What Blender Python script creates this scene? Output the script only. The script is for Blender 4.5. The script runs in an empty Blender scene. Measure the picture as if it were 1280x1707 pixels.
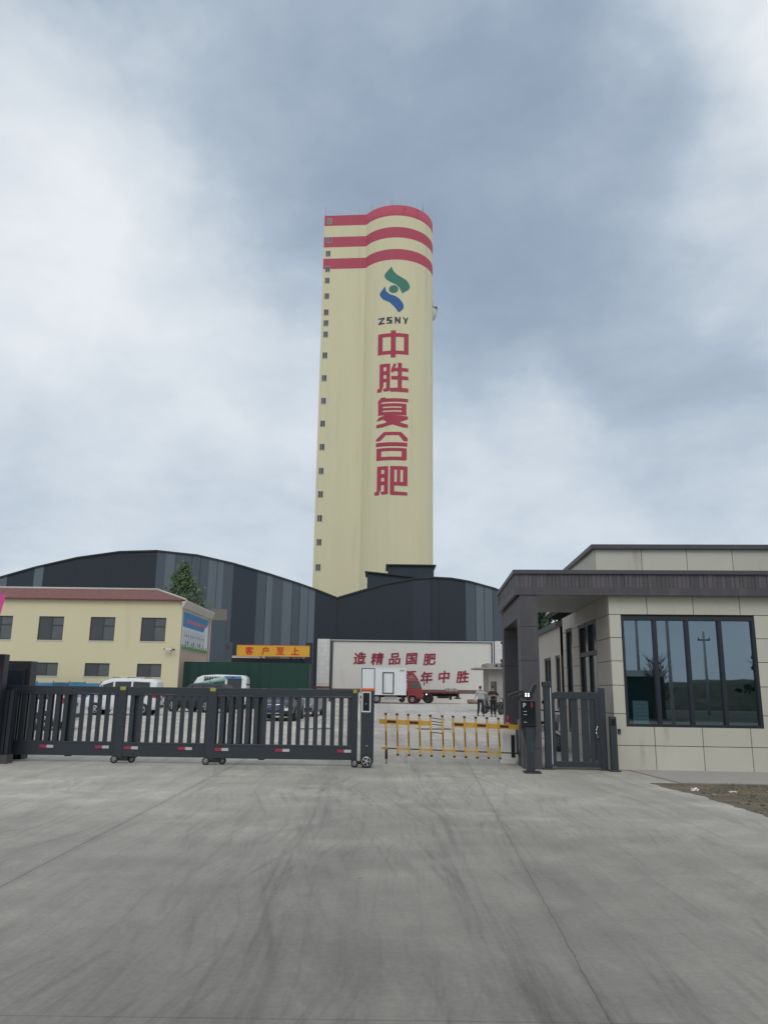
import bpy, bmesh, math, random
from mathutils import Vector, Matrix
R = math.radians
random.seed(7)
C = bpy.context.scene.collection
S = bpy.context.scene

# ------------------------------------------------------------------ camera
cam = bpy.data.cameras.new('camera'); co = bpy.data.objects.new('camera', cam); C.objects.link(co)
cam.sensor_fit = 'VERTICAL'; cam.sensor_height = 24.0; cam.lens = 24.0 * 1290 / 1707
cam.clip_start = 0.05; cam.clip_end = 3000
co.matrix_world = Matrix.Translation((0, 0, 1.55)) @ Matrix.Rotation(R(90 + 12.8177), 4, 'X') @ Matrix.Rotation(0.013, 4, 'Z')
S.camera = co

# ------------------------------------------------------------------ node helper
class NT:
    def __init__(s, tree): s.t = tree
    def n(s, typ, **kw):
        nd = s.t.nodes.new(typ)
        for k, v in kw.items(): setattr(nd, k, v)
        return nd
    def put(s, sock, v):
        if hasattr(v, 'is_output') or hasattr(v, 'links'): s.t.links.new(v, sock)
        elif v is not None: sock.default_value = v
    def m(s, op, a, b=None, c=None):
        nd = s.n('ShaderNodeMath', operation=op)
        for i, v in enumerate((a, b, c)):
            if v is not None: s.put(nd.inputs[i], v)
        return nd.outputs[0]
    def vm(s, op, a, b=None):
        nd = s.n('ShaderNodeVectorMath', operation=op)
        s.put(nd.inputs[0], a)
        if b is not None: s.put(nd.inputs[1], b)
        return nd.outputs['Value'] if op in ('DOT_PRODUCT', 'LENGTH') else nd.outputs['Vector']
    def noise(s, vec, scale, detail=4, rough=.55, out='Fac'):
        nd = s.n('ShaderNodeTexNoise'); s.put(nd.inputs['Vector'], vec)
        nd.inputs['Scale'].default_value = scale; nd.inputs['Detail'].default_value = detail; nd.inputs['Roughness'].default_value = rough
        return nd.outputs[out]
    def ramp(s, fac, pts):
        nd = s.n('ShaderNodeValToRGB'); s.put(nd.inputs[0], fac); e = nd.color_ramp.elements
        while len(e) < len(pts): e.new(.5)
        for el, (p, c) in zip(e, pts):
            el.position = p; el.color = tuple(c) + (1,) if hasattr(c, '__len__') else (c, c, c, 1)
        return nd.outputs[0]
    def mix(s, fac, a, b, mode='MIX'):
        nd = s.n('ShaderNodeMix', data_type='RGBA', blend_type=mode)
        for i, v in ((0, fac), (6, a), (7, b)):
            if hasattr(v, '__len__') and not hasattr(v, 'links') and len(v) == 3: v = tuple(v) + (1,)
            s.put(nd.inputs[i], v)
        return nd.outputs[2]
    def smooth(s, x, a, b):
        nd = s.n('ShaderNodeMapRange', interpolation_type='SMOOTHSTEP')
        s.put(nd.inputs[0], x); nd.inputs[1].default_value = a; nd.inputs[2].default_value = b
        return nd.outputs[0]

# ------------------------------------------------------------------ world: overcast Nishita sky under a cloud deck
SUN_EL, SUN_AZ = R(48), R(180)          # azimuth from +Y, negative = to the left
W = bpy.data.worlds.new('World'); S.world = W; W.use_nodes = True
w = NT(W.node_tree); W.node_tree.nodes.clear()
sky = w.n('ShaderNodeTexSky', sky_type='NISHITA'); sky.sun_disc = False
sky.sun_elevation = SUN_EL; sky.sun_rotation = SUN_AZ
D = w.n('ShaderNodeTexCoord').outputs['Generated']
wn = w.noise(D, 3.0, 5, .55, 'Color')
wv = w.vm('MULTIPLY', w.vm('SUBTRACT', wn, (.5, .5, .5)), (.34, .34, .34))
DW = w.vm('NORMALIZE', w.vm('ADD', D, wv))
BL = [(-0.213, 0.734, 0.645, -0.3, 34.4), (-0.033, 0.738, 0.674, -0.32, 41.6), (0.175, 0.783, 0.596, -0.62, 37.7),
      (0.333, 0.745, 0.577, -0.2, 115.6), (-0.062, 0.819, 0.571, -0.3, 115.6), (0.087, 0.891, 0.445, -0.3, 74.0),
      (0.192, 0.899, 0.394, -0.36, 51.4), (0.36, 0.854, 0.376, -0.25, 115.6), (-0.416, 0.879, 0.233, -0.32, 115.6),
      (-0.197, 0.958, 0.21, -0.24, 115.6), (0.367, 0.902, 0.227, -0.22, 98.5), (-0.329, 0.67, 0.666, -0.5, 60.0),
      (0.225, 0.694, 0.684, -0.12, 74.0), (-0.349, 0.771, 0.533, 0.5, 57.6), (-0.286, 0.866, 0.411, 0.22, 51.4),
      (0.378, 0.658, 0.651, 0.75, 205.4), (0.35, 0.80, 0.481, 0.34, 166.4), (0.166, 0.933, 0.319, 0.3, 115.6),
      (-0.373, 0.699, 0.611, 0.25, 260.0), (0.394, 0.74, 0.545, 0.15, 462.2), (0, -.9, .4, -.25, 3.0)]
acc = 0.66
for x, y, z, wt, k in BL:
    d = w.vm('DOT_PRODUCT', DW, (x, y, z))
    e = w.m('EXPONENT', w.m('MULTIPLY_ADD', d, k, -k))
    acc = w.m('MULTIPLY_ADD', e, wt * (.74 if wt < 0 else .85), acc)
DF = w.vm('MULTIPLY', w.vm('NORMALIZE', w.vm('ADD', D, w.vm('MULTIPLY', wv, (.35, .35, .35)))), (1, 1, 2.0))
n1 = w.noise(DF, 5.2, 9, .58)
n2 = w.noise(DF, 2.3, 6, .5)
n3 = w.noise(w.vm('ADD', DF, (3.1, 1.7, 2.2)), 9.5, 8, .6)
acc = w.m('ADD', acc, w.m('MULTIPLY_ADD', n1, .62, -.31))
acc = w.m('ADD', acc, w.m('MULTIPLY_ADD', n2, .62, -.31))
acc = w.m('ADD', acc, w.m('MULTIPLY_ADD', n3, .20, -.10))
acc = w.m('MULTIPLY_ADD', acc, .72, .2)
cl = w.ramp(acc, [(0.0, (2.5, 3.2, 4.2)), (.2, (3.15, 3.9, 4.95)), (.415, (4.2, 5.0, 5.9)), (.645, (6.1, 6.75, 7.4)), (.92, (8.0, 8.35, 8.7))])
bg = w.n('ShaderNodeBackground'); bg.inputs[1].default_value = 0.1
w.put(bg.inputs[0], w.mix(.93, sky.outputs[0], cl))
w.put(w.n('ShaderNodeOutputWorld').inputs[0], bg.outputs[0])

sl = bpy.data.lights.new('sun', 'SUN'); sl.energy = 1.05; sl.angle = R(35); sl.color = (1, .95, .87)
so = bpy.data.objects.new('sun', sl); C.objects.link(so)
sd = Vector((math.sin(SUN_AZ) * math.cos(SUN_EL), math.cos(SUN_AZ) * math.cos(SUN_EL), math.sin(SUN_EL)))
so.rotation_euler = sd.to_track_quat('Z', 'Y').to_euler()
S.view_settings.view_transform = 'Standard'; S.view_settings.look = 'None'
S.view_settings.exposure = 0.1; S.view_settings.gamma = 1.0

# ------------------------------------------------------------------ materials
MATS = {}
def mat(name, col, rough=.6, metal=0, var=.12, scale=3.0, bump=0, bscale=40, island=0, emit=None, spec=.5, wave=None, stretch=(1, 1, 1), dirt=None):
    m = bpy.data.materials.new(name); m.use_nodes = True; t = NT(m.node_tree)
    p = m.node_tree.nodes['Principled BSDF']
    p.inputs['Roughness'].default_value = rough; p.inputs['Metallic'].default_value = metal; p.inputs['Specular IOR Level'].default_value = spec
    oc = t.n('ShaderNodeTexCoord').outputs['Object']
    vec = t.vm('MULTIPLY', oc, stretch)
    c = tuple(col) + (1,)
    if var:
        f = t.noise(vec, scale, 6, .6)
        f = t.m('MULTIPLY_ADD', f, 2 * var, 1 - var)
        if island:
            ri = t.n('ShaderNodeNewGeometry').outputs['Random Per Island']
            f = t.m('MULTIPLY', f, t.m('MULTIPLY_ADD', ri, 2 * island, 1 - island))
        mm = t.n('ShaderNodeVectorMath', operation='SCALE'); mm.inputs[0].default_value = col; t.put(mm.inputs['Scale'], f)
        c = mm.outputs[0]
    if dirt:
        dc, ds, lo, hi = dirt
        f = t.smooth(t.noise(t.vm('MULTIPLY', oc, ds), 1.0, 6, .65), lo, hi)
        c = t.mix(f, c, dc)
    t.put(p.inputs['Base Color'], c)
    h = None
    if wave:                                  # corrugated sheet: ribs along object X
        wx = t.n('ShaderNodeSeparateXYZ'); t.put(wx.inputs[0], oc)
        h = t.m('PINGPONG', t.m('MULTIPLY', wx.outputs[wave[1]], wave[0]), 1.0)
        h = t.smooth(h, .25, .55)
        bp = t.n('ShaderNodeBump'); bp.inputs['Strength'].default_value = wave[2]; bp.inputs['Distance'].default_value = .05
    elif bump:
        h = t.noise(oc, bscale, 5, .6)
        bp = t.n('ShaderNodeBump'); bp.inputs['Strength'].default_value = bump; bp.inputs['Distance'].default_value = .02
    if h is not None:
        t.put(bp.inputs['Height'], h); t.put(p.inputs['Normal'], bp.outputs[0])
    if emit:
        p.inputs['Emission Color'].default_value = tuple(emit[0]) + (1,); p.inputs['Emission Strength'].default_value = emit[1]
    MATS[name] = m
    return m

mat('tower_yellow', (.655, .615, .41), .85, var=.07, scale=.5, stretch=(1, 1, .12), dirt=((.52, .49, .35), (.55, .55, .03), .52, .85))
mat('tower_red', (.44, .075, .115), .8, var=.1, scale=.4, stretch=(1, 1, .2))
mat('letter_red', (.40, .05, .085), .8, var=.12, scale=.4)
mat('logo_green', (.055, .20, .155), .8, var=.12, scale=.5); mat('logo_blue', (.04, .12, .32), .8, var=.12, scale=.5)
mat('letter_dark', (.06, .06, .075), .8)
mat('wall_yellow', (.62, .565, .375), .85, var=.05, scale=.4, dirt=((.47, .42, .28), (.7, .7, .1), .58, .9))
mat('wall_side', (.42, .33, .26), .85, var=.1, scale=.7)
mat('roof_red', (.19, .085, .078), .85, var=.25, scale=3, wave=(8.0, 0, .3))
mat('trim_pale', (.5, .47, .42), .7)
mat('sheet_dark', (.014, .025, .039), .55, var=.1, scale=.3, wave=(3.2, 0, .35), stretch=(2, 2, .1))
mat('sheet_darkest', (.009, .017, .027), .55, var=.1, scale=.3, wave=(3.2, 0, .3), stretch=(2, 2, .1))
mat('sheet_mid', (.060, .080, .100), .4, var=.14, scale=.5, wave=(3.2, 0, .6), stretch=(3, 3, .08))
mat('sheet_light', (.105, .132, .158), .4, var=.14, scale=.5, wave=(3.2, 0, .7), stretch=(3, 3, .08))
mat('seam', (.012, .015, .02), .5); mat('sheet_cream', (.16, .15, .125), .6)
mat('roof_sheet', (.10, .115, .13), .5)
mat('hut_grey', (.30, .285, .26), .85, var=.15, scale=1.5); mat('plaster', (.45, .44, .40), .9); mat('room_dark', (.16, .17, .18), .9)
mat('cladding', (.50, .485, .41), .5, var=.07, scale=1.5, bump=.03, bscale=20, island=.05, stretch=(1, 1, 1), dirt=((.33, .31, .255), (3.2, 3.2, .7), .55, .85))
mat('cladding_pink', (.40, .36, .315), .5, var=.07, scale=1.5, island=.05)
mat('backing', (.03, .03, .03), .9)
mat('granite', (.066, .062, .070), .45, var=.2, scale=25, bump=.05, bscale=60, dirt=((.11, .105, .10), (3, 3, 1), .5, .85))
mat('stone_black', (.022, .024, .028), .4, var=.25, scale=18)
mat('granite_tile', (.085, .075, .083), .5, var=.22, scale=14, bump=.1, bscale=60, island=.22, stretch=(1, 1, .25))
mat('soffit', (.24, .25, .24), .35, var=.05)
mat('gate_metal', (.028, .035, .043), .38, var=.12, scale=6, spec=.5, dirt=((.07, .07, .065), (4, 4, 1.2), .6, .9))
mat('frame_dark', (.016, .022, .028), .35)
mat('frame_brown', (.055, .052, .05), .5)
mat('white_paint', (.70, .70, .68), .5, var=.06, scale=4, dirt=((.42, .40, .36), (3, 3, .6), .6, .9))
mat('off_white', (.60, .585, .55), .8, var=.06, scale=.6, dirt=((.42, .41, .38), (.6, .6, .25), .55, .9))
mat('tile_white', (.62, .62, .60), .35, var=.05, island=.06)
mat('stripe_brown', (.16, .085, .085), .7, var=.2)
mat('slogan_red', (.26, .018, .04), .6, var=.2, scale=2)
mat('banner_yellow', (.64, .34, .03), .6, var=.12, scale=.9)
mat('banner_red', (.55, .03, .02), .6)
mat('hoarding_green', (.008, .042, .031), .75, var=.22, scale=.8, stretch=(1, 1, .3), bump=.2, bscale=3)
mat('fence_blue', (.03, .13, .24), .6, var=.4, scale=1.3, island=.5)
mat('barrier_yellow', (.56, .32, .045), .5, var=.12, scale=8)
mat('barrier_black', (.03, .016, .012), .5)
mat('black_plastic', (.014, .014, .016), .4); mat('rubber', (.02, .02, .021), .8, var=.2)
mat('chrome', (.65, .66, .68), .2, metal=1, var=0); mat('silver_plastic', (.62, .63, .65), .35)
mat('alloy', (.5, .51, .53), .3, metal=.8); mat('steel_dark', (.12, .12, .125), .5, metal=.4)
mat('orange', (.62, .14, .035), .5)
mat('reflect_red', (.36, .025, .075), .35); mat('reflect_white', (.47, .49, .49), .35)
mat('tag_yellow', (.35, .33, .05), .5); mat('logo_cyan', (.03, .13, .30), .4)
mat('led', (.9, .95, 1), .4, emit=((.9, .95, 1), 2.2))
mat('screen_dark', (.012, .014, .018), .12); mat('red_dim', (.2, .02, .02), .4)
mat('car_white', (.66, .67, .68), .25, var=.05); mat('car_silver', (.40, .41, .42), .28, metal=.35, var=.08)
mat('car_black', (.012, .013, .016), .18); mat('car_dark', (.022, .026, .034), .2)
mat('car_grey', (.24, .26, .28), .28, metal=.4)
mat('car_glass', (.014, .018, .02), .06, var=0, spec=.8)
mat('tail_red', (.35, .012, .02), .25); mat('lamp_clear', (.75, .78, .8), .1)
mat('plate_blue', (.03, .09, .35), .4); mat('banner_blue', (.06, .2, .5), .5)
mat('truck_red', (.25, .03, .036), .35, var=.15); mat('truck_white', (.68, .70, .71), .45, var=.05, scale=2, dirt=((.4, .4, .39), (2, 2, .4), .6, .95))
mat('deck_red', (.14, .03, .032), .6, var=.25); mat('truck_frame', (.03, .028, .028), .7)
mat('concrete_block', (.33, .31, .27), .9); mat('cloth_green', (.30, .50, .40), .7)
mat('pink_flag', (.62, .07, .28), .7); mat('bag_brown', (.22, .16, .11), .9)
mat('skin', (.36, .21, .145), .55, var=.05); mat('hair', (.012, .011, .011), .6)
mat('shirt_grey', (.36, .385, .40), .85, var=.1, scale=8); mat('shirt_dark', (.022, .022, .028), .85)
mat('trouser_navy', (.018, .020, .030), .85); mat('trouser_black', (.013, .013, .015), .85); mat('shoe', (.014, .012, .011), .5)
mat('leaf', (.10, .165, .075), .7, var=.45, scale=1.1, island=.4); mat('leaf_dark', (.035, .075, .03), .7, var=.45, scale=1.1, island=.4)
mat('bark', (.09, .075, .06), .9, var=.3)
mat('dry_grass', (.15, .145, .075), .9, var=.35, island=.4); mat('stone_bits', (.17, .15, .125), .9, var=.2, island=.35)
mat('litter_white', (.75, .75, .74), .6); mat('paper', (.62, .66, .66), .7, var=.1)
mat('pole_concrete', (.55, .55, .53), .85); mat('shed_green', (.02, .06, .05), .7)
mat('poster_blue', (.06, .22, .42), .4); mat('poster_white', (.62, .68, .72), .4, var=.15); mat('poster_green', (.10, .22, .07), .5, var=.6, scale=3); mat('poster_red', (.55, .16, .2), .4)
mat('scooter_white', (.6, .6, .6), .3)

def glass_mat(name, tint, gl, fac):
    m = bpy.data.materials.new(name); m.use_nodes = True; t = NT(m.node_tree); m.node_tree.nodes.clear()
    g = t.n('ShaderNodeBsdfGlossy'); g.inputs[0].default_value = gl + (1,); g.inputs['Roughness'].default_value = .012
    tr = t.n('ShaderNodeBsdfTransparent'); tr.inputs[0].default_value = tint + (1,)
    mx = t.n('ShaderNodeMixShader'); t.put(mx.inputs[0], fac)
    t.put(mx.inputs[1], tr.outputs[0]); t.put(mx.inputs[2], g.outputs[0])
    t.put(t.n('ShaderNodeOutputMaterial').inputs[0], mx.outputs[0]); MATS[name] = m
glass_mat('blue_glass', (.48, .62, .66), (.46, .58, .68), .42)
mat('pane_grey', (.05, .055, .06), .12, var=.3, scale=1.2, spec=.6)
mat('pane_pale', (.09, .10, .105), .1, var=.3, scale=1.2, spec=.6)  # paler of the two grey pane tones

# ground: concrete with broom streaks, tyre lanes, stains, joints and hairline cracks
gm = bpy.data.materials.new('concrete_ground'); gm.use_nodes = True; t = NT(gm.node_tree); gp = gm.node_tree.nodes['Principled BSDF']
oc = t.n('ShaderNodeTexCoord').outputs['Object']; sx = t.n('ShaderNodeSeparateXYZ'); t.put(sx.inputs[0], oc); X, Y = sx.outputs[0], sx.outputs[1]
big = t.noise(oc, .22, 5, .55); med = t.noise(oc, 1.1, 6, .6); fine = t.noise(oc, 22, 6, .65); grit = t.noise(oc, 140, 3, .7)
wob = t.noise(t.vm('MULTIPLY', oc, (.03, .055, 1)), 1.0, 2, .45)
xw = t.m('ADD', X, t.m('MULTIPLY_ADD', wob, 1.8, -.9))
cx = t.n('ShaderNodeCombineXYZ'); t.put(cx.inputs[0], t.m('MULTIPLY', xw, 2.4)); t.put(cx.inputs[1], t.m('MULTIPLY', Y, .10))
lane = t.noise(cx.outputs[0], 1.0, 5, .6)
cx2 = t.n('ShaderNodeCombineXYZ'); t.put(cx2.inputs[0], t.m('MULTIPLY', xw, 13)); t.put(cx2.inputs[1], t.m('MULTIPLY', Y, .35))
broom = t.noise(cx2.outputs[0], 1.0, 4, .6)
cx3 = t.n('ShaderNodeCombineXYZ'); t.put(cx3.inputs[0], t.m('MULTIPLY', X, .35)); t.put(cx3.inputs[1], t.m('MULTIPLY', Y, 3.2))
cross = t.noise(cx3.outputs[0], 1.0, 5, .6)
v = t.m('MULTIPLY_ADD', big, .8, .6)
v = t.m('MULTIPLY', v, t.m('MULTIPLY_ADD', med, .42, .79))
v = t.m('MULTIPLY', v, t.m('MULTIPLY_ADD', fine, .5, .75))
v = t.m('MULTIPLY', v, t.m('MULTIPLY_ADD', grit, .6, .7))
v = t.m('MULTIPLY', v, t.m('MULTIPLY_ADD', cross, .13, .935))
v = t.m('MULTIPLY', v, t.m('MULTIPLY_ADD', t.smooth(lane, .42, .75), -.15, 1.04))
v = t.m('MULTIPLY', v, t.m('MULTIPLY_ADD', t.smooth(broom, .5, .75), -.14, 1.03))
def streak(ang, fx, fy, lo, hi, amt, mlo, mhi, moff):
    global v
    ca, sa = math.cos(R(ang)), math.sin(R(ang))
    xr = t.m('ADD', t.m('MULTIPLY', xw, ca), t.m('MULTIPLY', Y, sa)); yr = t.m('SUBTRACT', t.m('MULTIPLY', Y, ca), t.m('MULTIPLY', xw, sa))
    cc = t.n('ShaderNodeCombineXYZ'); t.put(cc.inputs[0], t.m('MULTIPLY', xr, fx)); t.put(cc.inputs[1], t.m('MULTIPLY', yr, fy)); cc.inputs[2].default_value = moff
    nz = t.smooth(t.noise(cc.outputs[0], 1.0, 6, .68), lo, hi)
    mk = t.smooth(t.noise(t.vm('ADD', oc, (moff * 3.7, moff, 0)), .33, 3, .5), mlo, mhi)
    v = t.m('MULTIPLY', v, t.m('MULTIPLY_ADD', t.m('MULTIPLY', nz, mk), amt, 1.0))
streak(9, 9, .30, .48, .70, -.22, .42, .60, 1.3); streak(-13, 11, .35, .48, .70, -.20, .45, .62, 4.1); streak(-4, 16, .5, .5, .75, -.20, .35, .6, 7.7)
streak(22, 7, .5, .5, .72, .14, .45, .62, 9.2); streak(-32, 8, .6, .5, .72, .12, .48, .62, 12.5)
# traffic wear down the drive (a dark polished lane that bends slightly)
ctr = t.m('ABSOLUTE', t.m('SUBTRACT', t.m('ADD', xw, t.m('MULTIPLY', Y, .02)), .2))
v = t.m('MULTIPLY', v, t.m('MULTIPLY_ADD', t.smooth(ctr, 3.0, .3), -.16, 1.03))
# pair of tyre tracks
tr1 = t.m('ABSOLUTE', t.m('SUBTRACT', t.m('ABSOLUTE', t.m('SUBTRACT', xw, -.15)), .78))
v = t.m('MULTIPLY', v, t.m('MULTIPLY_ADD', t.m('MULTIPLY', t.smooth(tr1, .30, .04), t.smooth(broom, .35, .65)), -.16, 1.0))
def joint(dist, wd, depth, v):
    return t.m('MULTIPLY', v, t.m('MULTIPLY_ADD', t.smooth(dist, wd, wd * .35), -depth, 1.0))
jn = t.m('MULTIPLY_ADD', t.noise(oc, 2.6, 7, .75), .05, -.025)
right_x = t.m('MULTIPLY_ADD', Y, .057, .88)
jd = t.m('ABSOLUTE', t.m('ADD', t.m('SUBTRACT', X, right_x), jn))
v = joint(jd, .008, .36, v); v = joint(jd, .07, .08, v)
jd2 = t.m('ABSOLUTE', t.m('ADD', t.m('ADD', X, 2.95), t.m('MULTIPLY', jn, .3)))
v = joint(jd2, .010, .5, v); v = joint(jd2, .08, .10, v)
jd3 = t.m('ABSOLUTE', t.m('SUBTRACT', t.m('PINGPONG', t.m('SUBTRACT', Y, 4.15), 3.1), 0.0))
v = joint(jd3, .008, .28, v)
jd4 = t.m('ABSOLUTE', t.m('ADD', t.m('SUBTRACT', t.m('MULTIPLY_ADD', Y, .03, 5.1), X), t.m('MULTIPLY', jn, .3)))
v = joint(jd4, .010, .4, v)
spots = t.smooth(t.noise(oc, 4.5, 3, .6), .72, .75)
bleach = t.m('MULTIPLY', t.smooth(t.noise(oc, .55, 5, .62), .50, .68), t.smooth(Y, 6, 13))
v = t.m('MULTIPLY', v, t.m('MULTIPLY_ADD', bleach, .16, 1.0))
v = t.m('MULTIPLY', v, t.m('MULTIPLY_ADD', spots, -.35, 1.0))
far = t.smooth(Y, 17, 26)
bc = t.mix(t.smooth(t.m('ADD', Y, t.m('MULTIPLY_ADD', med, 6, -3)), 3, 15), (.225, .213, .186), (.37, .348, .305)); bc = t.mix(far, bc, (.43, .405, .37))  # brightness falloff with viewing distance painted into base colour: dark near, pale far
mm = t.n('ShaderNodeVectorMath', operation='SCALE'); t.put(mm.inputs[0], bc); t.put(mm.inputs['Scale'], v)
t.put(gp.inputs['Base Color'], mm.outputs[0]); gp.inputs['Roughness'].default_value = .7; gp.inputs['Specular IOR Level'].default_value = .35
bp = t.n('ShaderNodeBump'); bp.inputs['Strength'].default_value = .25; bp.inputs['Distance'].default_value = .01
t.put(bp.inputs['Height'], t.m('ADD', fine, t.m('MULTIPLY', broom, .6))); t.put(gp.inputs['Normal'], bp.outputs[0])
MATS['concrete_ground'] = gm
dm = bpy.data.materials.new('dirt'); dm.use_nodes = True; t = NT(dm.node_tree); dp = dm.node_tree.nodes['Principled BSDF']
oc = t.n('ShaderNodeTexCoord').outputs['Object']
a = t.noise(oc, 1.6, 6, .65); b = t.noise(oc, 14, 5, .65)
c1 = t.mix(t.smooth(a, .4, .65), (.10, .083, .062), (.20, .135, .08)); c1 = t.mix(t.smooth(b, .48, .68), c1, (.20, .18, .15))
c1 = t.mix(t.smooth(t.noise(oc, 3.3, 5, .7), .52, .68), c1, (.095, .10, .05))
t.put(dp.inputs['Base Color'], c1); dp.inputs['Roughness'].default_value = .95
bp = t.n('ShaderNodeBump'); bp.inputs['Strength'].default_value = .9; bp.inputs['Distance'].default_value = .04; t.put(bp.inputs['Height'], b); t.put(dp.inputs['Normal'], bp.outputs[0])
MATS['dirt'] = dm

# ------------------------------------------------------------------ mesh builder
class MB:
    def __init__(s): s.v = []; s.f = []; s.mi = []; s.m = []; s.sm = []
    def _m(s, m):
        if m not in s.m: s.m.append(m)
        return s.m.index(m)
    def add(s, vs, fs, m, M=None, smooth=False):
        o = len(s.v); k = s._m(m)
        s.v += [tuple(M @ Vector(p)) if M else tuple(p) for p in vs]
        for f in fs: s.f.append([o + i for i in f]); s.mi.append(k); s.sm.append(smooth)
        return s
    def box(s, x0, x1, y0, y1, z0, z1, m, M=None):
        vs = [(x, y, z) for z in (z0, z1) for y in (y0, y1) for x in (x0, x1)]
        return s.add(vs, [(0, 2, 3, 1), (4, 5, 7, 6), (0, 1, 5, 4), (2, 6, 7, 3), (0, 4, 6, 2), (1, 3, 7, 5)], m, M)
    def prism(s, poly, a0, a1, m, axis='y', M=None):
        # poly in the plane normal to axis; a0..a1 along it
        def P(p, a):
            return (p[0], a, p[1]) if axis == 'y' else ((a, p[0], p[1]) if axis == 'x' else (p[0], p[1], a))
        n = len(poly); vs = [P(p, a0) for p in poly] + [P(p, a1) for p in poly]
        fs = [list(range(n)), list(range(2 * n - 1, n - 1, -1))] + [(i, i + n, (i + 1) % n + n, (i + 1) % n) for i in range(n)]
        return s.add(vs, fs, m, M)
    def cyl(s, p0, p1, r0, m, r1=None, n=12, M=None, cap=True, smooth=True):
        p0, p1 = Vector(p0), Vector(p1); r1 = r0 if r1 is None else r1
        q = (p1 - p0).to_track_quat('Z', 'Y'); vs = []
        for p, r in ((p0, r0), (p1, r1)):
            for i in range(n): vs.append(tuple(p + q @ Vector((r * math.cos(2 * math.pi * i / n), r * math.sin(2 * math.pi * i / n), 0))))
        s.add(vs, [(i, (i + 1) % n, (i + 1) % n + n, i + n) for i in range(n)], m, M, smooth)
        if cap: s.add(vs, [list(range(n - 1, -1, -1)), list(range(n, 2 * n))], m, M)
        return s
    def tube(s, pts, r, m, n=8, M=None):
        for a, b in zip(pts, pts[1:]): s.cyl(a, b, r, m, n=n, M=M)
        return s
    def lathe(s, prof, m, n=20, M=None, smooth=True):     # prof (r, z) about Z
        vs = [(r * math.cos(2 * math.pi * i / n), r * math.sin(2 * math.pi * i / n), z) for r, z in prof for i in range(n)]
        fs = [(k * n + i, k * n + (i + 1) % n, (k + 1) * n + (i + 1) % n, (k + 1) * n + i) for k in range(len(prof) - 1) for i in range(n)]
        return s.add(vs, fs, m, M, smooth)
    def ball(s, c, r, m, n=10, sc=(1, 1, 1), M=None):
        prof = [(max(1e-4, r * math.sin(math.pi * k / n)), -r * math.cos(math.pi * k / n)) for k in range(n + 1)]
        T = Matrix.Translation(c) @ Matrix.Diagonal((*sc, 1))
        return s.lathe(prof, m, 12, (M @ T) if M else T)
    def build(s, name, parent=None, bevel=0, loc=None, recalc=True):
        me = bpy.data.meshes.new(name); me.from_pydata(s.v, [], s.f)
        for m in s.m: me.materials.append(MATS[m])
        me.polygons.foreach_set('material_index', s.mi); me.polygons.foreach_set('use_smooth', s.sm)
        if recalc or bevel:
            bm = bmesh.new(); bm.from_mesh(me); bmesh.ops.remove_doubles(bm, verts=bm.verts, dist=1e-6) if not bevel else None
            bmesh.ops.recalc_face_normals(bm, faces=bm.faces)
            if bevel:
                es = [e for e in bm.edges if len(e.link_faces) == 2 and e.calc_face_angle(0) > .6 and not (e.link_faces[0].smooth or e.link_faces[1].smooth)]
                bmesh.ops.bevel(bm, geom=es, offset=bevel, segments=2, profile=.5, affect='EDGES', clamp_overlap=True)
            bm.to_mesh(me); bm.free()
        o = bpy.data.objects.new(name, me); C.objects.link(o)
        if parent: o.parent = parent
        if loc: o.location = loc
        return o

def tag(o, label, cat, group=None, kind=None):
    if label: o['label'] = label
    if cat: o['category'] = cat
    if group: o['group'] = group
    if kind: o['kind'] = kind
    return o
def thing(name, label, cat, loc=(0, 0, 0), rz=0, group=None):
    o = bpy.data.objects.new(name, None); C.objects.link(o); o.location = loc; o.rotation_euler = (0, 0, rz)
    o.empty_display_size = .3
    return tag(o, label, cat, group)
def structure(o): o['kind'] = 'structure'; return o
def dup_tree(o, parent=None):
    c = o.copy(); C.objects.link(c)
    if parent: c.parent = parent
    for ch in list(o.children): dup_tree(ch, c)
    return c
def text_poly(txt, size, bold=0.0):
    cu = bpy.data.curves.new('glyph', 'FONT'); cu.body = txt; cu.size = size; cu.offset = bold
    cu.align_x = 'CENTER'; cu.align_y = 'CENTER'; cu.resolution_u = 4
    o = bpy.data.objects.new('glyph', cu); C.objects.link(o)
    bpy.context.view_layer.update()
    me = bpy.data.meshes.new_from_object(o.evaluated_get(bpy.context.evaluated_depsgraph_get()))
    vs = [tuple(v.co) for v in me.vertices]; fs = [list(p.vertices) for p in me.polygons]
    bpy.data.objects.remove(o); bpy.data.curves.remove(cu); bpy.data.meshes.remove(me)
    xs = [v[0] for v in vs]; ys = [v[1] for v in vs]; cx, cy = (min(xs) + max(xs)) / 2, (min(ys) + max(ys)) / 2
    return [(x - cx, y - cy, z) for x, y, z in vs], fs
def glyph(name, txt, size, m, parent, loc, bold=0, warp=0, shear=0):
    vs, fs = text_poly(txt, size); b = MB(); k = 0
    sh = [(0, 0)] + ([(bold * math.cos(q * math.pi / 4), bold * math.sin(q * math.pi / 4)) for q in range(8)] if bold else [])
    for dx, dy in sh:
        out = []
        for x, y, z in vs:
            x2 = x + shear * y + warp * size * (math.sin(5.3 * y / size + 1.3 * x / size) + .6 * math.sin(11 * x / size + 2)) * .5
            y2 = y + shear * .6 * x + warp * size * (math.sin(6.1 * x / size) + .5 * math.sin(9 * y / size + 1)) * .5
            out.append((x2 + dx, -k * .0015, y2 + dy * .8))
        b.add(out, fs, m); k += 1
    return b.build(name, parent, loc=loc, recalc=False)

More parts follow.
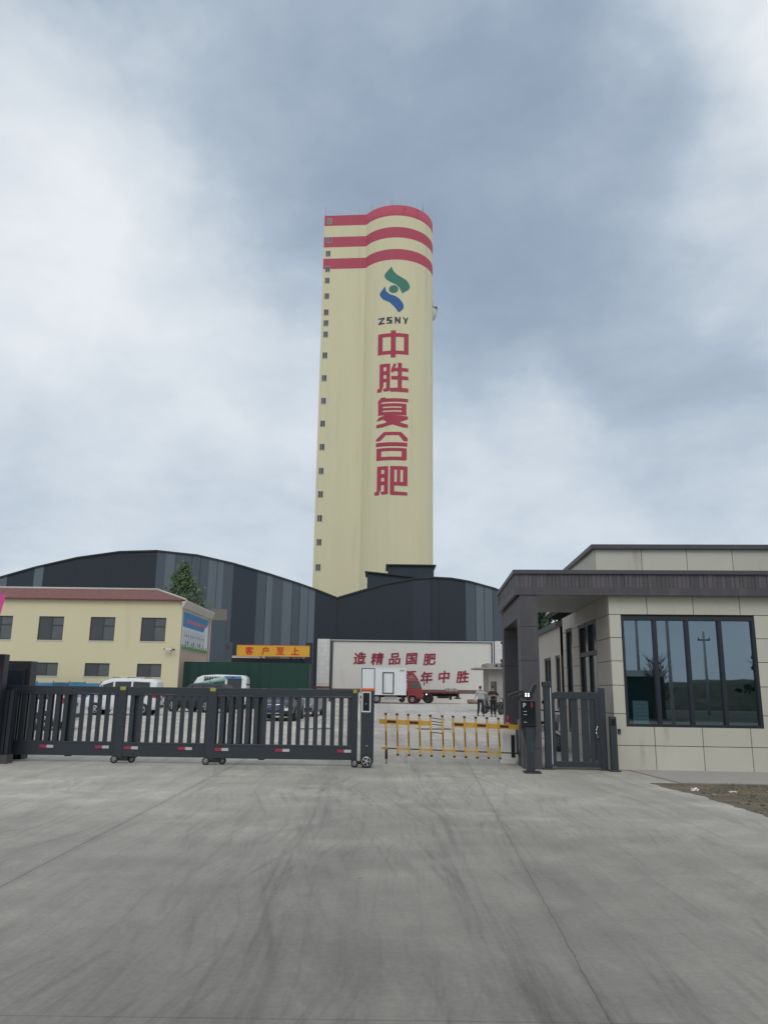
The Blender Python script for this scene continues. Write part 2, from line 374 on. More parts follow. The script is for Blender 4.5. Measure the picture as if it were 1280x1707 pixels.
# ------------------------------------------------------------------ setting: ground, apron, dirt
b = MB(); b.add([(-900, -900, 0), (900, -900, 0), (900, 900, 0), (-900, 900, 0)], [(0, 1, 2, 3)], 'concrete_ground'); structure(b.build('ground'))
dirt_pts = [(4.66, 14.12), (4.78, 13.3), (4.90, 12.5), (4.97, 11.4), (4.98, 10.4), (5.1, 9.2), (5.6, 7.2), (14, 5), (16, 13.2), (9, 13.8), (6.7, 14.02)]
bm = bmesh.new(); vs = []
for i, (x, y) in enumerate(dirt_pts):
    x2, y2 = dirt_pts[(i + 1) % len(dirt_pts)]
    L = math.hypot(x2 - x, y2 - y); k = max(1, int(L / .15))
    for q in range(k):
        tq = q / k; j = 0 if i >= 7 else .05
        vs.append(bm.verts.new((x + (x2 - x) * tq + random.uniform(-j, j), y + (y2 - y) * tq + random.uniform(-j, j) * .5, .005)))
bm.faces.new(vs); me = bpy.data.meshes.new('dirt_ground'); bm.to_mesh(me); bm.free(); me.materials.append(MATS['dirt'])
o = bpy.data.objects.new('dirt_ground', me); C.objects.link(o); structure(o)
mat('apron_concrete', (.34, .31, .285), .85, var=.14, scale=1.2, bump=.1, bscale=30)
b = MB(); b.prism([(5.2, 14.16), (6.7, 14.08), (9, 13.9), (18, 13.3), (18, 15.6), (4.95, 16.4)], .0035, .014, 'apron_concrete', 'z'); structure(b.build('apron_pavement'))
# dry weeds and loose stones on the dirt
b = MB()
for i in range(520):
    x = random.uniform(5.2, 9); y = random.uniform(9.6, 13.9)
    if random.random() > .25 + .25 * (x - 5.2): continue
    for k in range(7):
        a = random.uniform(0, 6.28); h = random.uniform(.03, .11); r = random.uniform(.02, .09); q = random.uniform(-.05, .05)
        px, py = x + random.uniform(-.06, .06), y + random.uniform(-.06, .06)
        b.add([(px, py, .004), (px + .008, py, .004), (px + r * math.cos(a), py + r * math.sin(a), h)], [(0, 1, 2)], 'dry_grass')
for i in range(420):
    x = random.uniform(5.0, 9); y = random.uniform(9.6, 13.6); r = random.uniform(.008, .035) * (1 if random.random() < .9 else 1.8)
    b.ball((x, y, .004 + r * .3), r * .8, 'stone_bits', 4, (1, random.uniform(.6, 1.2), .6))
tag(b.build('ground_cover'), 'dry weeds and loose stones on the bare dirt beside the gatehouse', 'ground cover', kind='stuff')
def litter(x, y, lab, sx_, sy_, h):
    bm = bmesh.new(); bmesh.ops.create_icosphere(bm, subdivisions=3, radius=1)
    for v_ in bm.verts:
        n = v_.co.normalized(); q = .72 + .4 * math.sin(5 * n.x + 3 * n.y) * math.sin(4 * n.z + 2 * n.y + x)
        v_.co = Vector((n.x * sx_ * q, n.y * sy_ * q, max(0, (n.z * .6 + .4) * h * q)))
    me = bpy.data.meshes.new('litter'); bm.to_mesh(me); bm.free(); me.materials.append(MATS['litter_white'])
    o = bpy.data.objects.new('litter', me); C.objects.link(o); o.location = (x, y, .006); return tag(o, lab, 'litter')
litter(5.02, 13.05, 'crumpled white bag lying on the dark dirt', .075, .055, .06)
litter(5.58, 12.95, 'flat grey-white scrap lying on the dirt further right', .10, .035, .025)

# ------------------------------------------------------------------ tower
T = thing('tower', 'tall pale yellow tower with three red bands, green and blue emblem and vertical red lettering', 'tower', (2.03, 155, 0))
RT = 8.0
ZB = [0, 89.49, 92.0, 94.7, 97.2, 99.92, 102.45]
MZ = ['tower_yellow', 'tower_red', 'tower_yellow', 'tower_red', 'tower_yellow', 'tower_red']
def zlevels():
    for i in range(6):
        n = 10 if i == 0 else 1
        for k in range(n):
            z0 = ZB[i] + (ZB[i + 1] - ZB[i]) * k / n; z1 = ZB[i] + (ZB[i + 1] - ZB[i]) * (k + 1) / n
            yield z0, z1, MZ[i]
b = MB(); n = 96
for z0, z1, m in zlevels():
    vs = [(RT * math.sin(2 * math.pi * i / n), -RT * math.cos(2 * math.pi * i / n), z) for z in (z0, z1) for i in range(n)]
    b.add(vs, [(i, (i + 1) % n, n + (i + 1) % n, n + i) for i in range(n)], m, smooth=True)
b.add([(RT * .96 * math.sin(2 * math.pi * i / n), -RT * .96 * math.cos(2 * math.pi * i / n), 102.0) for i in range(n)], [list(range(n))], 'plaster')
b.add([(q * math.sin(2 * math.pi * i / n), -q * math.cos(2 * math.pi * i / n), 102.45) for q in (RT, RT * .96) for i in range(n)], [(i, (i + 1) % n, n + (i + 1) % n, n + i) for i in range(n)], 'trim_pale')
b.build('round_shaft', T)
# flat stair block: front face between P0 (left) and the shaft
a5 = R(-4.2); SB = Matrix.Translation((-15.86, -3.75, 0)) @ Matrix.Rotation(a5, 4, 'Z')
b = MB()
for z0, z1, m in zlevels(): 
    vs = [(x, y, z) for z in (z0, z1) for x, y in ((0, 0), (10.2, 0), (10.2, 9), (0, 9))]
    b.add(vs, [(0, 1, 5, 4), (1, 2, 6, 5), (2, 3, 7, 6), (3, 0, 4, 7)], m, SB)
b.add([(0, 0, 102.45), (10.2, 0, 102.45), (10.2, 9, 102.45), (0, 9, 102.45)], [(0, 1, 2, 3)], 'plaster', SB)
b.build('stair_shaft', T)
WZ = [101.05, 96.52, 93.2, 89.48, 86.78, 83.12, 79.35, 76.86, 74.26, 69.5, 64.4, 59.37, 54.41, 49.39, 44.31, 39.43, 34.49, 29.62, 24.57]
for i, z in enumerate(WZ):
    x0 = 1.02 + (.1 if i < 2 else 0) + .02 * math.sin(i * 3.1)
    b = MB()
    f = MB()
    for (xa, xb, za, zb) in ((x0 - .52, x0 + .52, z + .62, z + .7), (x0 - .52, x0 + .52, z - .7, z - .62), (x0 - .52, x0 - .44, z - .62, z + .62), (x0 + .44, x0 + .52, z - .62, z + .62), (x0 - .04, x0 + .04, z - .62, z + .62)):
        f.box(xa, xb, -.06, -.004, za, zb, 'trim_pale', SB)
    wo = f.build('window', T)
    opening = (i * 7) % 3
    b.box(x0 - .44, x0 - .04, -.03, -.006, z - .62, z + .62, 'pane_pale' if opening else 'pane_grey', SB)
    b.box(x0 + .04, x0 + .44, -.03, -.006, z - .62, z + .62, 'frame_dark' if opening == 1 else 'pane_grey', SB)
    b.build('pane', wo)
# roof railing and rods
b = MB()
rail = [SB @ Vector((0.15, 3, 102.45)), SB @ Vector((.15, .15, 102.45)), SB @ Vector((9.0, .15, 102.45))]
arc = [Vector((7.85 * math.sin(R(a_)), -7.85 * math.cos(R(a_)), 102.45)) for a_ in range(-62, 181, 9)]
def railing(b, pts, h, step):
    for p, q in zip(pts, pts[1:]):
        for hh in (h, h * .55): b.cyl(p + Vector((0, 0, hh)), q + Vector((0, 0, hh)), .035, 'silver_plastic', n=5, cap=False)
        L = (q - p).length; k = max(1, round(L / step))
        for i in range(k): c = p.lerp(q, i / k); b.cyl(c, c + Vector((0, 0, h)), .03, 'silver_plastic', n=5, cap=False)
railing(b, rail, 1.15, 1.0); railing(b, arc, 1.15, 1.2)
b.build('roof_railing', T)
for (x, y, h) in ((SB @ Vector((.2, .2, 0))).to_tuple()[:2] + (2.6,), (-5.4, -5.6, 2.4), (5.6, -5.6, 2.7), (-1.2, -7.8, 1.8)):
    MB().cyl((x, y, 102.4), (x, y, 102.4 + h), .035, 'steel_dark', .015, 6).build('lightning_rod', T)
# side platform with drum below
b = MB(); pm = Matrix.Rotation(R(86), 4, 'Z') @ Matrix.Translation((0, -RT, 0))   # local -Y points out of the wall
b.box(-1.1, 1.1, -1.0, .1, 82.0, 82.15, 'steel_dark', pm)
rp = [pm @ Vector(p) for p in ((-1.05, 0, 82.15), (-1.05, -.95, 82.15), (1.05, -.95, 82.15), (1.05, 0, 82.15))]
railing(b, rp, 1.25, .7)
b.box(-.5, .5, -.06, 0, 82.15, 83.9, 'frame_dark', pm); b.build('platform', T)
b = MB(); b.lathe([(0.02, 79.3), (.55, 79.6), (.95, 80.3), (1.1, 81.2), (1.1, 82.0)], 'pole_concrete', 20, pm @ Matrix.Translation((0, .15, 0))); b.build('drum', T)
# painted marks on the shaft --------------------------------------------------
def on_shaft(name, polys, m, dz=.02):
    """polys: list of lists of (lateral metres, z); wrapped onto the shaft as a thin coat of paint"""
    bm = bmesh.new()
    for k, poly in enumerate(polys):
        g = bmesh.new(); g.faces.new([g.verts.new((x, 0, z)) for x, z in poly])
        x = -4.2
        while x < 3.4:
            bmesh.ops.bisect_plane(g, geom=g.verts[:] + g.edges[:] + g.faces[:], plane_co=(x, 0, 0), plane_no=(1, 0, 0)); x += .31
        mp = {}
        rr = RT + dz + .006 * k
        for v_ in g.verts:
            ph = math.asin(max(-1, min(1, v_.co.x / RT)))
            mp[v_] = bm.verts.new((rr * math.sin(ph), -rr * math.cos(ph), v_.co.z))
        for f_ in g.faces: bm.faces.new([mp[v_] for v_ in f_.verts])
        g.free()
    bmesh.ops.triangulate(bm, faces=bm.faces); bmesh.ops.recalc_face_normals(bm, faces=bm.faces)
    me = bpy.data.meshes.new(name); bm.to_mesh(me); bm.free(); me.materials.append(MATS[m])
    o = bpy.data.objects.new(name, me); C.objects.link(o); o.parent = T; return o
def rc(x0, x1, y0, y1): return [(x0, y0), (x1, y0), (x1, y1), (x0, y1)]
zhong = [rc(0, 100, 10, 24), rc(0, 15, 24, 88), rc(85, 100, 24, 88), rc(15, 85, 75, 88), rc(42, 58, 0, 100)]
yue = [rc(7, 41, 2, 14), [(7, 14), (20, 14), (20, 82), (14, 90), (14, 100), (0, 100), (0, 89), (7, 86)], rc(29, 41, 14, 88), [(29, 88), (41, 88), (41, 97), (24, 99), (19, 94), (19, 88)], rc(20, 29, 28, 41), rc(20, 29, 54, 66)]
sheng = yue + [[(52, 3), (61, 3), (56, 18), (100, 17), (100, 29), (53, 29), (51, 33), (44, 33), (44, 26)], rc(66, 79, 0, 88), rc(45, 100, 46, 58), rc(42, 100, 87, 100)]
fu = [[(4, 20), (4, 12), (14, 0), (28, 0), (26, 4), (100, 4), (100, 16), (18, 16), (14, 20)], rc(5, 20, 21, 60), rc(80, 95, 21, 60), rc(20, 80, 21, 31), rc(20, 80, 36, 44), rc(20, 80, 49, 60),
      [(8, 66), (30, 60), (100, 63), (100, 72), (72, 84), (100, 90), (100, 100), (84, 100), (50, 91), (18, 100), (0, 100), (0, 90), (28, 86), (34, 82), (20, 74), (10, 77), (0, 77)]]
he = [[(0, 31), (0, 24), (24, 0), (79, 0), (100, 21), (100, 32), (87, 32), (72, 12), (31, 12), (13, 31)], rc(0, 99, 37, 51), rc(2, 97, 57, 68), rc(2, 17, 68, 88), rc(81, 97, 68, 88), [(2, 88), (97, 88), (97, 96), (92, 100), (2, 100)]]
fei = yue + [rc(47, 100, 2, 14), rc(47, 60, 14, 88), rc(87, 100, 14, 56), rc(68, 78, 14, 56), rc(60, 100, 56, 68), [(47, 88), (100, 90), (100, 100), (52, 100), (47, 96)]]
def place(polys, x0, x1, z0, z1): return [[(x0 + (x1 - x0) * px / 100, z1 + (z0 - z1) * py / 100) for px, py in p] for p in polys]
for polys, x0, x1, z0, z1 in ((zhong, -3.70, 2.55, 67.39, 73.36), (sheng, -3.72, 2.53, 59.97, 66.21), (fu, -3.78, 2.52, 52.44, 58.81), (he, -3.8, 2.5, 45.57, 51.44), (fei, -3.95, 2.48, 38.47, 44.46)):
    on_shaft('character', place(polys, x0, x1, z0, z1), 'letter_red')
def e(px, py): return ((px - 777) / 110 * 3.1 - .35 + 0.0, 87.84 - (py - 615) / 375 * 10.44)
GR = [(750, 613), (722, 645), (702, 668), (698, 692), (713, 717), (745, 742), (785, 762), (808, 786), (831, 834), (860, 812), (880, 795), (888, 772), (880, 745), (862, 722), (830, 703), (790, 680), (765, 650)]
BU = [(703, 771), (684, 798), (667, 822), (666, 842), (690, 878), (740, 908), (775, 945), (805, 991), (825, 975), (841, 955), (843, 930), (830, 902), (808, 875), (780, 856), (740, 840), (713, 814)]
on_shaft('emblem_leaf', [[e(*p) for p in GR]], 'logo_green'); on_shaft('emblem_leaf', [[e(*p) for p in BU]], 'logo_blue')
on_shaft('emblem_disc', [[e(767 + 35 * math.cos(R(q)), 800 + 33 * math.sin(R(q))) for q in range(0, 360, 20)]], 'logo_green')
LZ = [[[(0, 0), (100, 0), (100, 22), (38, 78), (100, 78), (100, 100), (0, 100), (0, 78), (64, 22), (0, 22)]],
      [[(0, 0), (100, 0), (100, 20), (26, 20), (26, 40), (100, 40), (100, 100), (0, 100), (0, 80), (74, 80), (74, 60), (0, 60)]],
      [[(0, 0), (28, 0), (76, 62), (76, 0), (100, 0), (100, 100), (74, 100), (24, 36), (24, 100), (0, 100)]],
      [[(0, 0), (28, 0), (50, 34), (72, 0), (100, 0), (62, 56), (62, 100), (38, 100), (38, 56)]]]
for k, g_ in enumerate(LZ):
    xs = [(-3.68, -2.42), (-2.0, -.85), (-.32, .85), (1.28, 2.5)][k]
    on_shaft('character', place(g_, xs[0], xs[1], 74.9, 76.4), 'letter_dark')

# ------------------------------------------------------------------ warehouses with arched gable fronts
def px2x(px, Yd=100): return (px - 640 + 4) / 1290 * Yd * .995 + .0
ARL = [(-66, 8.8), (-58, 12), (-49.74, 14.97), (-45.22, 16.37), (-39.9, 17.7), (-34.48, 18.55), (-29.63, 18.75), (-24.25, 18.23), (-19.48, 17.2), (-14.72, 15.87), (-10.78, 14.65), (-8.42, 13.85), (-5.9, 12.89)]
ARR = [(-5.9, 12.89), (-2.97, 13.8), (.12, 14.76), (3.93, 15.52), (6.51, 15.71), (8.85, 15.62), (11.11, 15.26), (14.37, 14.4), (17.5, 13.2), (21, 11.5)]
def interp(arr, x):
    for (x0, z0), (x1, z1) in zip(arr, arr[1:]):
        if x0 <= x <= x1: return z0 + (z1 - z0) * (x - x0) / (x1 - x0)
    return arr[-1][1]
def xat(px): # facade x for a photo column read near mid height
    return (px - 642) / 1290 * 99.2
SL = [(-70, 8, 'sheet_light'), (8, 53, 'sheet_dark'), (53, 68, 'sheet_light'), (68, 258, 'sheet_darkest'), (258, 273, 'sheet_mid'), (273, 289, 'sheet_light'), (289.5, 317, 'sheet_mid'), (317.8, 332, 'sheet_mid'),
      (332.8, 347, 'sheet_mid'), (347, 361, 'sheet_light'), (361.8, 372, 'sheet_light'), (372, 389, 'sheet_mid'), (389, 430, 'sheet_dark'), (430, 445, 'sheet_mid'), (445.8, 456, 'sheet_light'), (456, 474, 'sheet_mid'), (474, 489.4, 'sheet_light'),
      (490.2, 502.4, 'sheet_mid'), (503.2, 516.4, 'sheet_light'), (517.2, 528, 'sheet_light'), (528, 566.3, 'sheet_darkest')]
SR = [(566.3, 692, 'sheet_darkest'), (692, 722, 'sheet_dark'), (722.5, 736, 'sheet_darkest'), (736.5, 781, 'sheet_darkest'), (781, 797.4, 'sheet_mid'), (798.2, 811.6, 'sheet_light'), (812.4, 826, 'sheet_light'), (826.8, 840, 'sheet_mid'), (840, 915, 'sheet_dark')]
def warehouse(label, arr, strips, depth):
    Wh = thing('warehouse', label, 'warehouse', (0, 100, 0))
    b = MB()
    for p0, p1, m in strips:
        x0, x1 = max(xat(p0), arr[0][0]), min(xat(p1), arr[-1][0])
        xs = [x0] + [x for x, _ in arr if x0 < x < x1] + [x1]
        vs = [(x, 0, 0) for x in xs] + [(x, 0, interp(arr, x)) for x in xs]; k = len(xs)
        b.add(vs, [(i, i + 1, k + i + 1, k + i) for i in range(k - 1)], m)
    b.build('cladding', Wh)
    b = MB()      # dark backing sheet that shows as the open seams
    xs = [x for x, _ in arr]; k = len(xs)
    b.add([(x, .06, 0) for x in xs] + [(x, .06, z - .02) for x, z in arr], [(i, i + 1, k + i + 1, k + i) for i in range(k - 1)], 'seam')
    b.build('backing_sheet', Wh)
    b = MB()
    rows = [[(x, y, z + dz) for x, z in arr] for y, dz in ((-.12, .03), (depth, .03))]
    b.add(rows[0] + rows[1], [(i, i + 1, k + i + 1, k + i) for i in range(k - 1)], 'roof_sheet', smooth=True)
    xs0, xs1 = arr[0], arr[-1]
    b.add([(xs0[0], .07, 0), (xs0[0], depth, 0), (xs0[0], depth, xs0[1]), (xs0[0], .07, xs0[1])], [(0, 1, 2, 3)], 'sheet_mid')
    b.add([(xs1[0], .07, 0), (xs1[0], depth, 0), (xs1[0], depth, xs1[1]), (xs1[0], .07, xs1[1])], [(0, 1, 2, 3)], 'sheet_mid')
    b.build('roof', Wh)
    b = MB()
    for (x0, z0), (x1, z1) in zip(arr, arr[1:]):
        b.add([(x0, -.16, z0 - .16), (x1, -.16, z1 - .16), (x1, -.16, z1 + .05), (x0, -.16, z0 + .05), (x0, -.01, z0 - .16), (x1, -.01, z1 - .16)], [(0, 1, 2, 3), (0, 4, 5, 1)], 'seam')
    b.build('verge_trim', Wh); return Wh
wl = warehouse('wide arched warehouse front in dark and light grey sheet stripes behind the yellow building', ARL, SL, 44)
b = MB(); b.box(xat(355), xat(382.5), -.03, -.005, 9.75, 11.2, 'sheet_cream'); b.build('wall_panel', wl)
b = MB(); b.box(xat(290), xat(382), -.05, -.012, 0, 9.7, 'sheet_mid'); b.build('lower_wall_panel', wl)
wr = warehouse('lower arched warehouse front in near-black sheet behind the slogan wall', ARR, SR, 44)
def rooftop(label, Yd, prof, depth):
    t_ = thing('rooftop_house', label, 'rooftop room', (0, Yd, 0))
    b = MB(); b.prism(prof, 0, depth, 'sheet_dark'); b.build('wall', t_)
    b = MB(); n_ = len(prof); tops = sorted([p for p in prof if p[1] > 17.5])
    (xa, za), (xb, zb) = tops[0], tops[-1]; s_ = (zb - za) / (xb - xa)
    b.prism([(xa - .35, za - .35 * s_ + .01), (xb + .35, zb + .35 * s_ + .01), (xb + .35, zb + .35 * s_ + .2), (xa - .35, za - .35 * s_ + .2)], -.35, depth + .3, 'seam'); b.build('roof', t_)
    return t_
ra = rooftop('dark flat-topped room on the warehouse roof in front of the tower', 120, [(.75, 13), (7.9, 13), (7.9, 20.25), (.75, 20.25)], 6)
rooftop('low lean-to with sloping top on the warehouse roof, left of the taller room', 114, [(-2.35, 12), (4.6, 12), (4.6, 17.45), (4.6, 17.55), (-2.35, 18.2)], 5)

# ------------------------------------------------------------------ yellow office building
OB = thing('office_building', 'two-storey yellow building with red tiled roof edge and grey windows', 'building', (-14.4, 56, 0))
def wall_with_holes(b, x0, x1, z0, z1, holes, y0, y1, m):
    xs = sorted({x0, x1} | {h[0] for h in holes} | {h[1] for h in holes}); zs = sorted({z0, z1} | {h[2] for h in holes} | {h[3] for h in holes})
    for i in range(len(xs) - 1):
        for j in range(len(zs) - 1):
            cx_, cz = (xs[i] + xs[i + 1]) / 2, (zs[j] + zs[j + 1]) / 2
            if any(h[0] < cx_ < h[1] and h[2] < cz < h[3] for h in holes): continue
            vs = [(x, y, z) for y in (y0,) for x, z in ((xs[i], zs[j]), (xs[i + 1], zs[j]), (xs[i + 1], zs[j + 1]), (xs[i], zs[j + 1]))]
            b.add(vs, [(0, 1, 2, 3)], m)
    for h in holes:
        a0, a1, c0, c1 = h[:4]
        b.add([(a0, y0, c0), (a1, y0, c0), (a1, y0, c1), (a0, y0, c1), (a0, y1, c0), (a1, y1, c0), (a1, y1, c1), (a0, y1, c1)], [(0, 4, 5, 1), (1, 5, 6, 2), (2, 6, 7, 3), (3, 7, 4, 0)], m)
up = [(-2.9, -1.12, 4.6, 6.28), (-6.55, -4.77, 4.6, 6.28), (-10.25, -8.45, 4.6, 6.28), (-13.95, -12.12, 4.6, 6.28)]
lo = [(-2.95, -1.22, 2.1, 3.02), (-6.65, -4.9, 2.1, 3.02), (-10.3, -8.55, 2.1, 3.02), (-13.95, -12.2, 2.1, 3.02)]
b = MB(); wall_with_holes(b, -17, 0, 0, 7.5, up + lo, 0, .14, 'wall_yellow')
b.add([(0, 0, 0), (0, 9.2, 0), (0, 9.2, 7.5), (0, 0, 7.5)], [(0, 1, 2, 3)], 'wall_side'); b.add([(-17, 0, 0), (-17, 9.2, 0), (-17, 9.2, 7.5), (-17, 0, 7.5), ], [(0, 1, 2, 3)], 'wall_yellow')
b.add([(0, 9.2, 0), (-17, 9.2, 0), (-17, 9.2, 7.5), (0, 9.2, 7.5)], [(0, 1, 2, 3)], 'wall_yellow')
b.build('wall', OB, recalc=True)
for i, h in enumerate(up + lo):
    f = MB(); x0, x1, z0, z1 = h; w_ = .05
    f.box(x0 - .05, x1 + .05, -.025, .02, z0 - .09, z0 - .003, 'trim_pale') 
    f.box(x0, x1, .06, .13, z1 - w_, z1, 'frame_brown'); f.box(x0, x1, .06, .13, z0, z0 + w_, 'frame_brown')
    f.box(x0, x0 + w_, .06, .13, z0 + w_, z1 - w_, 'frame_brown'); f.box(x1 - w_, x1, .06, .13, z0 + w_, z1 - w_, 'frame_brown')
    xm = x0 + (x1 - x0) * .52
    f.box(xm - .03, xm + .03, .06, .13, z0 + w_, z1 - w_, 'frame_brown')
    if i < 4: f.box(xm + .03, x1 - w_, .065, .125, z0 + (z1 - z0) * .62, z0 + (z1 - z0) * .62 + .05, 'frame_brown')
    fo = f.build('window', OB)
    b = MB(); b.add([(x0, .1, z0), (xm, .1, z0), (xm, .1, z1), (x0, .1, z1)], [(0, 1, 2, 3)], 'pane_grey'); b.add([(xm, .115, z0), (x1, .115, z0), (x1, .115, z1), (xm, .115, z1)], [(0, 1, 2, 3)], 'pane_pale')
    b.build('pane', fo)
b = MB()
lo_ = [(-17.3, -.3, 7.55), (.25, -.3, 7.55), (.25, 9.5, 7.55), (-17.3, 9.5, 7.55)]; hi_ = [(-17.3, 1.3, 8.45), (-2.3, 1.3, 8.45), (-2.3, 7.9, 8.45), (-17.3, 7.9, 8.45)]
b.add(lo_ + hi_, [(0, 1, 5, 4), (1, 2, 6, 5), (2, 3, 7, 6), (3, 0, 4, 7), (4, 5, 6, 7)], 'roof_red'); ro = b.build('roof', OB)
b = MB(); b.cyl((-17.3, 1.3, 8.46), (-2.3, 1.3, 8.46), .09, 'trim_pale', n=8); b.cyl((-2.3, 1.3, 8.46), (.25, -.3, 7.58), .08, 'trim_pale', n=8); b.cyl((-2.3, 1.3, 8.46), (-2.3, 7.9, 8.46), .08, 'trim_pale', n=8); b.build('ridge_tiles', ro)
b = MB(); b.box(-17.3, .22, -.27, 0.0, 7.47, 7.545, 'roof_red'); b.prism([(.0, 7.0), (.06, 7.0), (.3, 7.45), (.3, 7.545), (0, 7.545)], -.27, 9.45, 'trim_pale'); b.build('eaves', OB)
MB().cyl((.12, 8.9, .2), (.12, 8.9, 7.0), .05, 'trim_pale', n=8).build('drainpipe', OB)
PO = thing('poster', 'large blue and white printed poster on the side wall of the yellow building', 'poster', (-14.395, 56.25, 4.05))
b = MB(); b.box(.005, .03, 0, 8.2, 0, 2.75, 'poster_white'); b.build('sheet', PO)
b = MB(); b.add([(.034, 0, 1.65), (.034, 6.6, 1.65), (.034, 7.0, 2.0), (.034, 8.0, 2.3), (.034, 8.2, 2.74), (.034, 0, 2.74)], [(0, 1, 2, 3, 4, 5)], 'poster_blue'); b.build('blue_field', PO)
b = MB()
for i in range(30): b.box(.031, .036, i * .275, i * .275 + .27, .02, .35 + .12 * math.sin(i * 2.3), 'poster_green')
b.build('green_field', PO)
b = MB()
for i in range(11): b.box(.037, .041, 1.1 + i * .55, 1.1 + i * .55 + .42, 1.98 + .03 * math.sin(i), 2.26, 'poster_red')
b.build('heading', PO)
for i in range(11):
    y = .35 + i * .62; b = MB()
    b.prism([(y, .7), (y + .36, .7), (y + .36, 1.3), (y + .22, 1.62), (y + .14, 1.62), (y, 1.3)], .031, .04, 'reflect_white', 'x'); b.box(.0405, .044, y + .05, y + .31, .98, 1.16, ('poster_red', 'logo_cyan', 'poster_blue')[i % 3])
    b.prism([(y - .05, .42), (y + .3, .42), (y + .42, .66), (y + .1, .695)], .031, .04, ('reflect_white', 'steel_dark', 'poster_blue')[(i * 2) % 3], 'x')
    b.build('pictured_bag', PO)
SC = thing('security_camera', 'small security camera bracketed to the corner of the yellow building', 'camera', (-15.0, 55.99, 4.05))
b = MB(); b.box(-.05, .05, -.05, 0, -.1, .1, 'steel_dark'); b.cyl((0, -.05, 0), (0, -.3, .02), .025, 'steel_dark', n=6); b.build('bracket', SC)
b = MB(); b.box(-.35, .1, -.4, -.24, -.06, .07, 'silver_plastic'); b.cyl((-.35, -.32, 0), (-.45, -.32, -.01), .05, 'black_plastic'); b.cyl((.2, -.25, -.02), (.32, -.35, -.06), .06, 'black_plastic'); b.build('camera_body', SC)
# blue panels at the foot
BF = thing('low_fence', 'low blue panel fence in front of the yellow building', 'fence', (-27, 54.6, 0))
b = MB()
for i in range(7): b.box(i * 1.1, i * 1.1 + 1.07, 0, .05, .1, 1.62 + .03 * (i % 3), 'fence_blue')
b.build('panel', BF)
for i in range(8): MB().box(i * 1.1 - .03, i * 1.1 + .0, .06, .12, 0, 1.75, 'steel_dark').build('post', BF)

# green hoarding
GH = thing('hoarding', 'long dark green hoarding between the yellow building and the tiled pillar', 'hoarding', (-14.3, 57, 0))
b = MB(); k = 46
vs = [(i * 9.1 / k, .05 * math.sin(i * 1.7) * (i % 2), z) for z in (0, 3.2) for i in range(k + 1)]
b.add(vs, [(i, i + 1, k + 2 + i, k + 1 + i) for i in range(k)], 'hoarding_green'); b.build('panel', GH)
for i in range(7): MB().cyl((.1 + i * 1.5, .15, 0), (.1 + i * 1.5, .15, 3.2), .04, 'steel_dark', n=6).build('post', GH)
MB().cyl((0, .1, 3.21), (9.1, .1, 3.21), .03, 'hoarding_green', n=6).build('top_tube', GH)

# gateway and banner
GW = thing('gateway', 'dark steel gateway framing the yellow sign with a small red ribbon on each corner', 'gateway', (0, 86, 0))
for x0, x1, m_ in ((-17.2, -16.4, 'sheet_mid'), (-8.4, -7.62, 'sheet_dark')): MB().box(x0, x1, 0, .7, 0, 6.3, m_).build('pillar', GW)
MB().box(-16.4, -8.4, .1, .6, 3.7, 4.55, 'seam').build('beam', GW)
b = MB(); b.add([(-16.4, .65, 0), (-8.4, .65, 0), (-8.4, .65, 3.7), (-16.4, .65, 3.7)], [(0, 1, 2, 3)], 'seam'); b.build('dark_opening_sheet', GW)  # flat dark sheet stands in for the shade inside the open gateway
MB().box(-16.38, -12.8, .0, .08, 4.56, 4.8, 'trim_pale').build('light_strip', GW)
for x in (-17.0, -8.1):
    b = MB()
    for q in range(6): b.add([(x, -.03, 5.75), (x + .22 * math.cos(q * 1.05), -.1, 5.75 + .26 * math.sin(q * 1.05)), (x + .22 * math.cos(q * 1.05 + .5), -.12, 5.75 + .22 * math.sin(q * 1.05 + .5))], [(0, 1, 2)], 'deck_red')
    b.build('ribbon', GW)
BN = thing('sign_board', 'yellow sign board with four red characters above the dark gateway', 'sign', (-11.68, 84.3, 4.72))
b = MB(); b.box(-3.9, 3.9, 0, .12, 0, 1.14, 'banner_yellow'); b.build('board', BN)
b = MB(); 
for xa, xb, za, zb in ((-3.92, 3.92, -.03, .0), (-3.92, 3.92, 1.14, 1.17)): b.box(xa, xb, -.02, .13, za, zb, 'orange')
b.build('edge_trim', BN)
for ch, x in zip('客户至上', (-2.55, -.85, .75, 2.35)): glyph('character', ch, .88, 'banner_red', BN, (x, -.012, .57), bold=.03)
b = MB()
for x in (-1.75, -1.1, 1.8, 2.55, 2.8): b.cyl((x, .14, .3), (x + (.5 if int(x * 10) % 2 else 0), 1.75, -.35), .05, 'steel_dark', n=6)
b.build('strut', BN)

